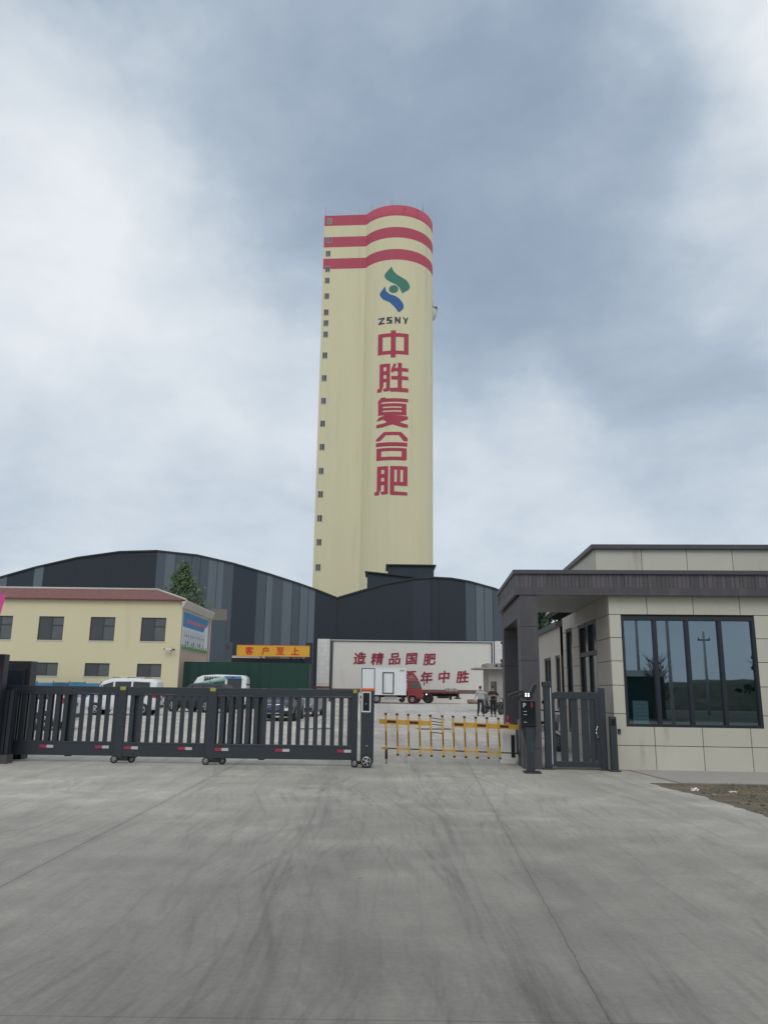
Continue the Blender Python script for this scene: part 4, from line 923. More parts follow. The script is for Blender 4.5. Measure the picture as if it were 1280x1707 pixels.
for yy in (-.13, .16):
    b = MB(); M_ = Matrix.Translation((.0, yy, .125)) @ WY; wheel(b, .125, .06, M_); wo_ = b.build('wheel', GMU); b = MB(); hubcap(b, .092, .066, M_); b.build('rim', wo_)
b = MB(); M_ = Matrix.Translation((-.235, -.07, .075)) @ WY; wheel(b, .075, .05, M_); wo_ = b.build('guide_wheel', GMU); b = MB(); hubcap(b, .047, .056, M_); b.build('rim', wo_)
MB().box(-.25, -.12, -.05, .05, .06, .12, 'black_plastic').build('guide_arm', GMU)
# gate housing on the left
HS = thing('gate_housing', 'dark stone pier and housing at the left end of the sliding gate', 'pier', (-7.3, 16.95, 0))
b = MB(); b.box(-2.6, -.22, .0, .32, 0, 2.02, 'stone_black'); b.build('pier', HS, bevel=.01)
b = MB(); b.box(-.78, -.36, -.03, -.002, 1.45, 1.84, 'frame_dark'); b.box(-.36, -.30, -.05, -.002, 0, 1.86, 'stone_black'); b.build('recessed_panel', HS, bevel=.005)
b = MB(); b.box(-2.7, -.27, -1.12, -.9, 0, 2.12, 'stone_black'); b.build('front_pier', HS, bevel=.01)
b = MB()
for i in range(6): b.box(-.62 + i * .085, -.62 + i * .085 + .07, -.92 + i * .012, -.80, .18, 1.42, 'gate_metal')
b.box(-.62, -.1, -.8, -.74, .05, 1.46, 'frame_dark'); b.box(-.66, -.06, -1.0, -.72, .0, .17, 'granite'); b.build('guide_screen', HS)
FL = thing('flag', 'pink flag hanging from a slim pole at the far left edge', 'flag', (-7.75, 15, 0))
MB().cyl((-.78, 0, 0), (-.78, 0, 3.6), .02, 'silver_plastic', n=8).build('pole', FL)
b = MB(); k = 10; vs = []
for i in range(k + 1):
    for j in range(k + 1):
        u_, v_ = i / k, j / k; z = 3.25 - 1.35 * v_; xr = .44 - .10 * v_ - .12 * v_ * v_; xl = -.75
        vs.append((xl + (xr - xl) * u_, .07 * math.sin(9 * u_ + 2 * v_), z - .25 * (1 - u_) * (1 - v_)))
b.add(vs, [(i * (k + 1) + j, (i + 1) * (k + 1) + j, (i + 1) * (k + 1) + j + 1, i * (k + 1) + j + 1) for i in range(k) for j in range(k)], 'pink_flag', smooth=True); b.build('cloth', FL)

# ------------------------------------------------------------------ vehicles
def section(st):
    x, z0, zb, zr, wb, wr = st
    h = [(wb * .88, z0), (wb * .98, z0 + .22 * (zb - z0)), (wb, z0 + .6 * (zb - z0)), (wb * .965, zb), (wr, zb + .86 * (zr - zb)), (wr * .8, zr)]
    return [(x, y, z) for y, z in h] + [(x, -y, z) for y, z in reversed(h)]
def lerp(a, c, f): return tuple(p + (q - p) * f for p, q in zip(a, c))
def car(name, label, cat, st, paint, loc, rz, wheels, r, side_glass, screens, group=None, lights=True, rim=.62):
    t_ = thing(name, label, cat, loc, rz, group); b = MB(); S_ = [section(s) for s in st]; n_ = 12
    vs = [p for s in S_ for p in s]
    b.add(vs, [(i * n_ + j, (i + 1) * n_ + j, (i + 1) * n_ + (j + 1) % n_, i * n_ + (j + 1) % n_) for i in range(len(S_) - 1) for j in range(n_)], paint)
    b.add(vs, [list(range(n_)), list(range((len(S_) - 1) * n_, len(S_) * n_))], paint)
    body = b.build('body', t_)
    me = body.data; bm = bmesh.new(); bm.from_mesh(me)
    es = [e_ for e_ in bm.edges if len(e_.link_faces) == 2 and e_.calc_face_angle(0) > .35]
    bmesh.ops.bevel(bm, geom=es, offset=.035, segments=2, profile=.6, affect='EDGES', clamp_overlap=True); 
    for f_ in bm.faces: f_.smooth = True
    bm.to_mesh(me); bm.free()
    def stat(x):
        for a, c in zip(st, st[1:]):
            if min(a[0], c[0]) <= x <= max(a[0], c[0]): return lerp(a, c, (x - a[0]) / (c[0] - a[0]))
        return st[-1]
    for xa, xb in side_glass:
        for sg in (1, -1):
            q = []
            for x, f in ((xa, .10), (xb, .10), (xb, .93), (xa, .93)):
                s = section(stat(x)); p = Vector(lerp(s[3], s[4], f)); q.append((p.x, sg * (p.y + .012), p.z))
            MB().add(q, [(0, 1, 2, 3)], 'car_glass').build('side_window', t_)
    for (xa, xb, nm) in screens:
        A, B_ = section(stat(xa)), section(stat(xb)); off = Vector((1 if xb < xa else -1, 0, .5)).normalized() * .02
        lo_s, hi_s = (A, B_)
        q = [Vector((lo_s[3][0], lo_s[3][1] * .90, lo_s[5][2])), Vector((lo_s[3][0], -lo_s[3][1] * .90, lo_s[5][2])), Vector((hi_s[4][0], -hi_s[4][1] * .92, hi_s[4][2])), Vector((hi_s[4][0], hi_s[4][1] * .92, hi_s[4][2]))]
        MB().add([tuple(p + off) for p in q], [(0, 1, 2, 3)], 'car_glass').build(nm, t_)
    wb = max(s[4] for s in st)
    for x in wheels:
        for sg in (1, -1):
            b = MB(); b.lathe([(.01, 0), (r * 1.13, 0), (r * 1.13, -.2)], 'black_plastic', 24, Matrix.Translation((x, sg * (wb + .006), r)) @ Matrix.Rotation(R(90 if sg < 0 else -90), 4, 'X')); b.build('wheel_arch', t_)
            M_ = Matrix.Translation((x, sg * (wb - .07), r)) @ (WY if sg < 0 else Matrix.Rotation(R(90), 4, 'X'))
            M_ = Matrix.Translation((x, sg * (wb - .07), r)) @ Matrix.Rotation(R(-90 if sg < 0 else 90), 4, 'X')
            b = MB(); wheel(b, r, .2, M_); wo_ = b.build('wheel', t_); b = MB(); hubcap(b, r * rim, .2, M_ @ Matrix.Translation((0, 0, -.012))); b.build('rim', wo_)
    xf, xr = st[-1][0], st[0][0]; fs, rs = st[-1], st[0]
    for sg in (1, -1):
        y = sg * fs[4] * .72; z = fs[1] + .72 * (fs[2] - fs[1])
        b = MB(); b.box(xf - .15, xf + .02, y - .16, y + .16, z - .055, z + .055, 'lamp_clear'); b.build('headlight', t_, bevel=.01)
        y = sg * rs[4] * .86; z = rs[1] + (.75 if rs[2] < .9 else 1.08) * (rs[2] - rs[1])
        b = MB(); b.box(xr - .02, xr + .2, y - .11, y + .16, z - .1, z + .1, 'tail_red'); b.build('tail_light', t_, bevel=.01)
    b = MB(); b.box(xf - .03, xf + .025, -.22, .22, fs[1] + .22, fs[1] + .33, 'plate_blue'); b.build('number_plate', t_)
    b = MB(); b.box(xr - .025, xr + .03, -.22, .22, rs[1] + .38, rs[1] + .49, 'plate_blue'); b.build('number_plate', t_)
    b = MB(); b.box(xf - .06, xf + .03, -wb * .88, wb * .88, fs[1] - .02, fs[1] + .12, 'black_plastic'); b.build('bumper', t_, bevel=.015)
    b = MB(); b.box(xr - .03, xr + .06, -wb * .88, wb * .88, rs[1] - .02, rs[1] + .12, 'black_plastic'); b.build('bumper', t_, bevel=.015)
    for sg in (1, -1):
        xm = stat(side_glass[-1][1])[0] + .12; s = section(stat(xm)); b = MB(); b.box(xm - .06, xm + .06, sg * (s[3][1] + .02), sg * (s[3][1] + .2), s[3][2] + .02, s[3][2] + .15, paint); b.build('mirror', t_, bevel=.02)
    return t_
SED = [(-2.3, .38, .80, .84, .78, .62), (-2.2, .26, .92, .98, .86, .66), (-1.55, .22, .94, 1.02, .89, .62), (-.95, .22, .94, 1.38, .89, .60), (-.2, .22, .92, 1.45, .89, .62), (.35, .22, .91, 1.42, .89, .61), (1.1, .22, .90, .98, .89, .66), (1.9, .24, .80, .86, .87, .66), (2.25, .3, .68, .72, .80, .6), (2.32, .36, .60, .64, .72, .5)]
HATCH = [(-2.0, .42, .95, 1.0, .80, .64), (-1.94, .30, 1.02, 1.14, .87, .64), (-1.6, .25, 1.0, 1.40, .88, .64), (-.8, .24, .98, 1.46, .88, .63), (-.1, .24, .96, 1.45, .88, .62), (.4, .24, .94, 1.38, .88, .61), (1.15, .25, .92, 1.0, .87, .66), (1.75, .28, .80, .86, .85, .66), (2.0, .34, .66, .72, .78, .58), (2.06, .4, .58, .62, .70, .5)]
SUVS = [(-2.2, .45, .95, 1.02, .80, .64), (-2.12, .32, 1.02, 1.2, .90, .68), (-1.8, .28, 1.04, 1.62, .92, .68), (-.9, .27, 1.02, 1.72, .92, .69), (0, .27, 1.0, 1.71, .92, .68), (.45, .27, .99, 1.64, .92, .67), (1.15, .28, .98, 1.10, .92, .7), (1.9, .3, .9, .98, .9, .7), (2.2, .36, .74, .8, .82, .62), (2.28, .42, .66, .7, .74, .5)]
VANS = [(-1.88, .40, .95, 1.05, .72, .60), (-1.84, .30, 1.0, 1.70, .79, .66), (-1.6, .28, 1.0, 1.86, .80, .66), (-.4, .27, 1.0, 1.90, .80, .66), (.55, .27, 1.0, 1.87, .80, .66), (1.0, .27, .99, 1.72, .80, .65), (1.55, .30, .95, 1.08, .79, .62), (1.8, .34, .80, .90, .74, .56), (1.86, .42, .70, .76, .68, .5)]
BUSS = [(-2.1, .45, 1.1, 1.3, .80, .68), (-2.05, .34, 1.15, 2.1, .86, .72), (-1.85, .3, 1.15, 2.28, .88, .72), (0, .3, 1.15, 2.32, .88, .72), (1.0, .3, 1.14, 2.25, .88, .72), (1.35, .3, 1.13, 2.1, .88, .7), (1.95, .33, 1.08, 1.2, .86, .68), (2.2, .4, .92, 1.0, .80, .6), (2.26, .46, .8, .86, .74, .5)]
car('minivan', 'silver-white minivan parked side-on in front of the yellow building, behind the gate', 'van', VANS, 'car_white', (-13.6, 42.2, 0), R(180), (-1.2, 1.25), .3, [(-1.5, -.62), (-.52, .32), (.42, 1.08)], [(1.5, 1.0, 'windscreen'), (-1.87, -1.7, 'rear_window')])
van = bpy.data.objects['minivan']
b = MB(); b.prism([(-1.45, 1.25), (-1.2, .75), (-1.15, .75), (-1.3, 1.05), (-1.1, 1.05), (-1.1, 1.1), (-1.33, 1.1), (-1.38, 1.25)], .806, .81, 'tail_red'); b.build('door_mark', van)
b = MB(); [b.box(x, x + .04, -.6, .6, 1.91, 1.94, 'steel_dark') for x in (-1.2, -.3, .5)]; b.build('roof_bar', van)
car('hatchback', 'white car with red tail lamp seen end-on at the left behind the gate', 'car', HATCH, 'car_white', (-12.75, 28.1, 0), R(178), (-1.3, 1.3), .31, [(-1.5, -.9), (-.8, -.05), (.05, .75)], [(1.15, .45, 'windscreen'), (-1.95, -1.65, 'rear_window')])
car('estate_car', 'black high-roofed car parked at an angle between the minivan and the dark saloon', 'car', SUVS, 'car_black', (-11.0, 48.6, 0), R(150), (-1.3, 1.4), .36, [(-1.7, -.9), (-.8, 0), (.1, .8)], [(1.15, .5, 'windscreen'), (-2.1, -1.85, 'rear_window')])
mb = car('minibus', 'white minibus with a blue strip over its window parked against the green hoarding', 'minibus', BUSS, 'car_white', (-11.35, 55.2, 0), R(180), (-1.3, 1.45), .33, [(-1.75, -.75), (-.6, .1), (.2, .85)], [(1.95, 1.35, 'windscreen'), (-2.08, -1.95, 'rear_window')])
b = MB(); b.box(-1.7, -.55, .735, .80, 2.05, 2.22, 'banner_blue'); b.box(-1.25, -1.0, .80, .806, 2.09, 2.18, 'reflect_red'); b.build('blue_panel', mb)
b = MB(); [b.box(-.3 + k * .17, -.3 + k * .17 + .12, .74, .765, 2.08, 2.18, 'letter_dark') for k in range(7)]; b.build('side_marks', mb)
sd_ = car('saloon_car', 'dark saloon car with chrome grille and blue plate facing the gate', 'car', SED, 'car_dark', (-4.86, 38.9, 0), R(-91), (-1.4, 1.42), .33, [(-1.2, -.3), (-.2, .7)], [(1.1, .38, 'windscreen'), (-1.55, -.95, 'rear_window')])
b = MB(); gp_ = [(-.42, .75), (.42, .75), (.5, .62), (.32, .36), (-.32, .36), (-.5, .62)]
for (xa, za), (xb, zb) in zip(gp_, gp_[1:] + gp_[:1]): b.cyl((2.34, xa, za), (2.34, xb, zb), .022, 'chrome', n=6)
for k in range(4): b.cyl((2.335, -.40, .68 - k * .07), (2.335, .40, .68 - k * .07), .008, 'chrome', n=5)
b.build('grille', sd_)
b = MB(); [b.lathe([(.045, -.008), (.06, 0), (.045, .008)], 'chrome', 14, Matrix.Translation((2.36, -.12 + k * .08, .69)) @ Matrix.Rotation(R(90), 4, 'Y')) for k in range(4)]; b.build('badge', sd_)
car('coupe', 'grey-silver car parked behind and to the right of the dark saloon', 'car', SED, 'car_grey', (-4.3, 44.6, 0), R(-94), (-1.4, 1.42), .33, [(-1.2, -.3), (-.2, .7)], [(1.1, .38, 'windscreen'), (-1.55, -.95, 'rear_window')])
TR = thing('rolled_sheet', 'pale green rolled sheet lying on the roof of the black car', 'sheet', (-10.15, 48.15, 1.70), R(-12)); TR.rotation_euler = (0, R(-10), R(-8))
b = MB(); b.cyl((-.9, 0, .1), (.7, .0, .16), .12, 'cloth_green', .16, 14); b.lathe([(.03, 0), (.06, .01), (.12, 0)], 'cloth_green', 14, Matrix.Translation((.7, 0, .16)) @ Matrix.Rotation(R(88), 4, 'Y')); b.build('roll', TR)
b = MB(); b.lathe([(.15, -.02), (.155, 0), (.15, .02)], 'steel_dark', 14, Matrix.Translation((-.2, 0, .128)) @ Matrix.Rotation(R(88), 4, 'Y')); b.build('cord', TR)

# box truck ------------------------------------------------------------------
BT = thing('box_truck', 'box truck with red cab and white cargo box in front of the slogan wall', 'truck', (0, 82, 0))
MB().box(-2.16, 2.5, 0, 2.2, .88, 3.62, 'truck_white').build('cargo_box', BT, bevel=.03)
b = MB()
for xa, xb, za, zb in ((-2.2, 2.54, 3.60, 3.66), (-2.2, 2.54, .86, .93)): b.box(xa, xb, -.03, .05, za, zb, 'white_paint')
for x in (-2.19, 2.49): b.box(x, x + .05, -.03, .05, .93, 3.6, 'silver_plastic')
b.build('box_trim', BT)
b = MB()
for xa, xb, za, zb in ((-2.1, -.72, .95, 3.54),): 
    for a_, c_, d_, e_ in ((xa, xb, zb - .06, zb), (xa, xa + .07, za, zb - .06), (xb - .07, xb, za, zb - .06), (xa, xb, za - .0, za + .06)): b.box(a_, c_, -.05, -.012, d_, e_, 'frame_dark')
b.box(-2.02, -.8, -.035, -.008, 1.02, 3.47, 'truck_white'); b.build('rear_side_door', BT)
b = MB(); xa, xb, za, zb = .08, 1.26, .98, 3.16
for a_, c_, d_, e_ in ((xa, xb, zb - .09, zb), (xa, xa + .1, za, zb - .09), (xb - .1, xb, za, zb - .09), (xa, xb, za, za + .08)): b.box(a_, c_, -.05, -.012, d_, e_, 'frame_dark')
b.box(xa + .18, xb - .16, -.035, -.008, za + .12, zb - .15, 'truck_white'); b.cyl((xa + .25, -.06, za + .1), (xa + .25, -.06, zb - .1), .02, 'silver_plastic', n=6); b.cyl((xb - .07, -.08, 1.9), (xb - .07, -.08, 2.2), .03, 'black_plastic', n=6); b.build('side_door', BT)
b = MB(); b.box(1.85, 2.35, -.02, -.005, 3.28, 3.42, 'steel_dark'); [b.box(1.87, 2.33, -.026, -.02, 3.295 + q * .03, 3.31 + q * .03, 'silver_plastic') for q in range(4)]; b.build('vent', BT)
b = MB(); b.box(-2.1, 2.6, .55, .72, .62, .87, 'truck_frame'); b.box(-2.1, 2.6, 1.48, 1.65, .62, .87, 'truck_frame'); b.box(.3, 1.6, .05, .5, .45, .80, 'steel_dark'); b.box(-2.2, -2.1, .1, 2.1, .5, .7, 'truck_frame'); b.build('chassis', BT)
b = MB(); b.box(.2, 2.0, -.02, .03, .52, .60, 'silver_plastic'); b.build('side_guard', BT)
cabp = [(2.68, .55), (4.18, .5), (4.28, .72), (4.26, 1.25), (4.14, 1.5), (3.86, 2.32), (3.7, 2.38), (2.68, 2.38)]
MB().prism(cabp, .1, 2.1, 'truck_red').build('cab', BT, bevel=.05)
MB().prism([(2.72, 2.385), (3.82, 2.385), (3.62, 2.75), (3.3, 3.1), (3.05, 3.26), (2.72, 3.28)], .25, 1.95, 'truck_red').build('wind_deflector', BT, bevel=.05)
b = MB(); [b.cyl((2.75, .235, 2.5 + q * .15), (3.55 - q * .13, .235, 2.5 + q * .15), .015, 'white_paint', n=5) for q in range(3)]; b.build('deflector_stripe', BT)
b = MB(); b.prism([(3.02, 1.55), (3.98, 1.5), (3.78, 2.2), (3.02, 2.22)], .085, .097, 'pane_pale'); b.build('side_window', BT)
b = MB(); b.add([(4.16, .25, 1.52), (4.16, 1.95, 1.52), (3.9, 1.9, 2.28), (3.9, .3, 2.28)], [(0, 1, 2, 3)], 'car_glass'); b.v = [(x_ + .035, y_, z_ + .01) for x_, y_, z_ in b.v]; b.build('windscreen', BT)
b = MB(); b.box(2.95, 3.98, .09, .098, .62, .66, 'black_plastic'); b.box(3.0, 3.1, .07, .098, 1.35, 1.39, 'black_plastic'); b.box(2.955, 2.975, .092, .098, .66, 2.3, 'frame_dark'); b.build('door_seam', BT)
b = MB(); b.tube([(4.1, .1, 2.3), (4.35, -.15, 2.25), (4.4, -.2, 2.2)], .02, 'black_plastic', 6); b.box(4.32, 4.42, -.28, -.12, 1.85, 2.22, 'black_plastic'); b.build('mirror', BT)
b = MB(); b.box(4.2, 4.33, .15, 2.05, .42, .72, 'black_plastic'); b.build('bumper', BT, bevel=.03)
b = MB(); b.box(4.2, 4.30, .2, .5, .78, .98, 'lamp_clear'); b.build('headlight', BT); b = MB(); b.box(4.2, 4.30, 1.7, 2.0, .78, .98, 'lamp_clear'); b.build('headlight', BT)
for x, yy in ((3.16, .12), (-.5, .12), (3.16, 2.05), (-.5, 2.05)):
    b = MB(); M_ = Matrix.Translation((x, yy, .43)) @ Matrix.Rotation(R(-90 if yy < 1 else 90), 4, 'X'); wheel(b, .43, .24, M_); wo_ = b.build('wheel', BT); b = MB(); hubcap(b, .25, .24, M_, 'car_silver', 6); b.build('rim', wo_)
b = MB(); b.lathe([(.44, 0), (.5, 0), (.5, -.3), (.44, -.3)], 'truck_red', 24, Matrix.Translation((3.16, .09, .45)) @ WY); b.build('mudguard', BT)
b = MB(); b.lathe([(.001, -.1), (.33, -.1), (.33, .12), (.001, .12)], 'truck_frame', 16, Matrix.Translation((2.1, .3, .46)) @ WY); b.build('spare_wheel', BT)
# flatbed --------------------------------------------------------------------
FB = thing('flatbed_truck', 'red flatbed truck standing behind the box truck with a grey block on its deck', 'truck', (0, 85.6, 0))
MB().box(-.2, 8.45, 0, 2.3, 1.06, 1.24, 'deck_red').build('deck', FB, bevel=.02)
b = MB(); [b.box(x, x + .07, -.03, .0, 1.05, 1.25, 'truck_frame') for x in (4.6, 5.4, 6.2, 7.0, 7.8)]; b.build('deck_cleat', FB)
b = MB(); b.box(-.2, 8.3, .7, .9, .75, 1.05, 'truck_frame'); b.box(-.2, 8.3, 1.4, 1.6, .75, 1.05, 'truck_frame'); b.box(7.4, 7.6, .6, 1.7, .4, .75, 'truck_frame'); b.build('chassis', FB)
b = MB(); b.box(8.0, 8.5, .05, 2.25, .5, .64, 'truck_frame'); b.box(8.2, 8.35, .2, .35, .64, 1.06, 'truck_frame'); b.box(8.2, 8.35, 1.95, 2.1, .64, 1.06, 'truck_frame'); b.build('rear_bumper', FB)
for x in (5.06, 3.7, -.9):
    for yy in (.17, 2.1):
        b = MB(); M_ = Matrix.Translation((x, yy, .54)) @ Matrix.Rotation(R(-90 if yy < 1 else 90), 4, 'X'); wheel(b, .54, .3, M_); wo_ = b.build('wheel', FB); b = MB(); hubcap(b, .3, .24, M_, 'truck_frame', 6); b.build('rim', wo_)
b = MB(); b.lathe([(.12, -.1), (.42, -.1), (.48, 0), (.42, .12), (.12, .12)], 'rubber', 20, Matrix.Translation((6.6, .5, .72)) @ Matrix.Diagonal((1.3, 1, .45, 1))); b.box(6.0, 7.25, .2, .5, .55, .75, 'truck_frame'); b.build('spare_wheel', FB)
MB().prism([(-2.0, .6), (-2.0, 1.6), (-1.8, 2.6), (-.35, 2.7), (-.35, .6)], .05, 2.25, 'truck_red').build('cab', FB, bevel=.05)
MB().box(4.75, 4.87, -.03, .02, .9, 1.0, 'led').build('side_lamp', FB)
BK = thing('bundle', 'grey wrapped block lying on the flatbed deck', 'bundle', (7.55, 86.4, 1.245))
b = MB(); b.box(-.62, .62, -.5, .5, 0, .38, 'concrete_block'); b.build('block', BK, bevel=.07)
b = MB(); [b.box(x, x + .05, -.515, .515, 0.0, .395, 'truck_frame') for x in (-.35, .3)]; b.build('strap', BK)
# bag on the ground
SK = thing('sack', 'brown sack slumped on the ground at the foot of the slogan wall', 'sack', (9.75, 86.5, 0)); SK.scale = (.75, .75, .75)
b = MB(); b.ball((0, 0, .3), .6, 'bag_brown', 10, (1.1, .7, .62)); b.ball((.75, .1, .22), .45, 'bag_brown', 10, (1.1, .7, .55)); b.build('sacking', SK); MB().lathe([(.1, 0), (.16, .06), (.08, .12)], 'bag_brown', 10, Matrix.Translation((-.45, 0, .5)) @ Matrix.Rotation(R(-40), 4, 'Y')).build('tied_neck', SK)

# steel plates in the yard paving
for lab, x, y, w_, rz in (('rusty steel plate lying in the yard beyond the boom barrier', 2.1, 31.5, 1.3, .25), ('dark steel strip lying in the yard behind the sliding gate', -2.5, 30.5, 1.2, .3)):
    q = thing('steel_plate', lab, 'steel plate', (x, y, .004), rz)
    b = MB(); b.box(-w_ / 2, w_ / 2, -.3, .3, 0, .02, 'steel_dark'); b.build('plate', q); b = MB(); [b.cyl((sx_ * w_ * .42, sy_ * .2, .02), (sx_ * w_ * .42, sy_ * .2, .03), .03, 'frame_brown', n=8) for sx_ in (-1, 1) for sy_ in (-1, 1)]; b.build('bolt', q)

# ------------------------------------------------------------------ scooters
def scooter(label, loc, rz, paint):
    t_ = thing('scooter', label, 'scooter', loc, rz, 'parked scooters')
    for x in (-.62, .66):
        b = MB(); M_ = Matrix.Translation((x, 0, .25)) @ WY; wheel(b, .25, .1, M_); wo_ = b.build('wheel', t_); b = MB(); hubcap(b, .15, .1, M_, 'steel_dark', 7); hubcap(b, .15, .1, M_ @ Matrix.Rotation(math.pi, 4, 'X'), 'steel_dark', 7); b.build('rim', wo_)
    b = MB(); b.prism([(-.85, .5), (-.35, .35), (.0, .28), (.38, .28), (.52, .5), (.62, .92), (.5, .95), (.38, .55), (.05, .42), (-.1, .62), (-.8, .68)], -.13, .13, paint); b.build('body', t_, bevel=.03)
    b = MB(); b.prism([(-.8, .69), (-.1, .64), (-.05, .72), (-.5, .79), (-.82, .78)], -.12, .12, 'black_plastic'); b.build('seat', t_, bevel=.03)
    b = MB(); b.cyl((.66, .0, .25), (.5, 0, 1.0), .03, 'steel_dark'); b.tube([(.42, -.34, 1.04), (.5, -.15, 1.0), (.5, .15, 1.0), (.42, .34, 1.04)], .018, 'black_plastic', 8); b.build('handlebar', t_)
    for sg in (1, -1):
        b = MB(); b.cyl((.47, sg * .2, 1.0), (.5, sg * .3, 1.2), .008, 'black_plastic', n=6); b.ball((.5, sg * .32, 1.24), .06, 'black_plastic', 8, (.3, 1, .8)); b.build('mirror', t_)
    b = MB(); b.ball((.58, 0, .86), .08, 'lamp_clear', 8, (.6, 1, 1)); b.build('headlight', t_)
    b = MB(); b.prism([(.42, .3), (.66, .53), (.92, .42), (.94, .38), (.66, .47), (.44, .26)], -.07, .07, paint); b.build('mudguard', t_)
    b = MB(); b.box(-1.12, -.8, -.17, .17, .72, 1.0, 'black_plastic'); b.build('top_box', t_, bevel=.03); return t_
scooter('dark scooter behind the man in the grey shirt, partly hidden by him', (7.35, 51.8, 0), R(165), 'car_dark')
scooter('black scooter parked at the foot of the canopy pillar beside the hut', (8.0, 50.6, 0), R(-140), 'car_black')
p = inG(-.75, 5.2); scooter('white scooter parked beside the gatehouse wall, seen through the pedestrian gate', (p.x, p.y, 0), R(-65), 'scooter_white')

# ------------------------------------------------------------------ people
def skin_mesh(name, verts, edges, m, parent, extra=None, sub=2):
    """verts: {key:(pos, rx, ry)}"""
    bm = bmesh.new(); ly = bm.verts.layers.skin.verify(); mp = {}
    for i, (k, (p, r0, r1)) in enumerate(verts.items()):
        v_ = bm.verts.new(p); v_[ly].radius = (r0, r1); v_[ly].use_root = (i == 0); mp[k] = v_
    for a, c in edges: bm.edges.new((mp[a], mp[c]))
    me = bpy.data.meshes.new(name); bm.to_mesh(me); bm.free()
    o = bpy.data.objects.new(name, me); C.objects.link(o)
    sk = o.modifiers.new('s', 'SKIN'); sk.use_smooth_shade = True; ss = o.modifiers.new('u', 'SUBSURF'); ss.levels = sub; ss.render_levels = sub
    bpy.context.view_layer.update()
    me2 = bpy.data.meshes.new_from_object(o.evaluated_get(bpy.context.evaluated_depsgraph_get()))
    bpy.data.objects.remove(o); bpy.data.meshes.remove(me)
    if extra:
        b2 = bmesh.new(); b2.from_mesh(me2); t2 = bpy.data.meshes.new('x'); t2.from_pydata(extra.v, [], extra.f); b2.from_mesh(t2); b2.to_mesh(me2); b2.free(); bpy.data.meshes.remove(t2)
        for p_ in me2.polygons: p_.use_smooth = True
    me2.materials.clear(); me2.materials.append(MATS[m])
    o = bpy.data.objects.new(name, me2); C.objects.link(o); o.parent = parent; return o
def hand(b, w_, d, up):
    """five separate curled fingers from the palm at wrist w_, direction d"""
    d = Vector(d).normalized(); s_ = d.cross(Vector(up)).normalized(); n_ = s_.cross(d); w_ = Vector(w_)
    b.ball(tuple(w_ + d * .05), .045, 'skin', 8, (.85, .85, 1.0))
    for k, L in enumerate((.068, .078, .072, .058)):
        p0 = w_ + d * .085 + s_ * (.028 - k * .019); p1 = p0 + d * L * .55 + n_ * -.012; p2 = p1 + d * L * .35 + n_ * -.03
        b.cyl(p0, p1, .0095, 'skin', .009, 6); b.cyl(p1, p2, .009, 'skin', .007, 6)
    p0 = w_ + d * .03 + s_ * .035; p1 = p0 + d * .035 + s_ * .03 - n_ * .01; p2 = p1 + d * .035 + s_ * .004
    b.cyl(p0, p1, .011, 'skin', .01, 6); b.cyl(p1, p2, .01, 'skin', .008, 6)
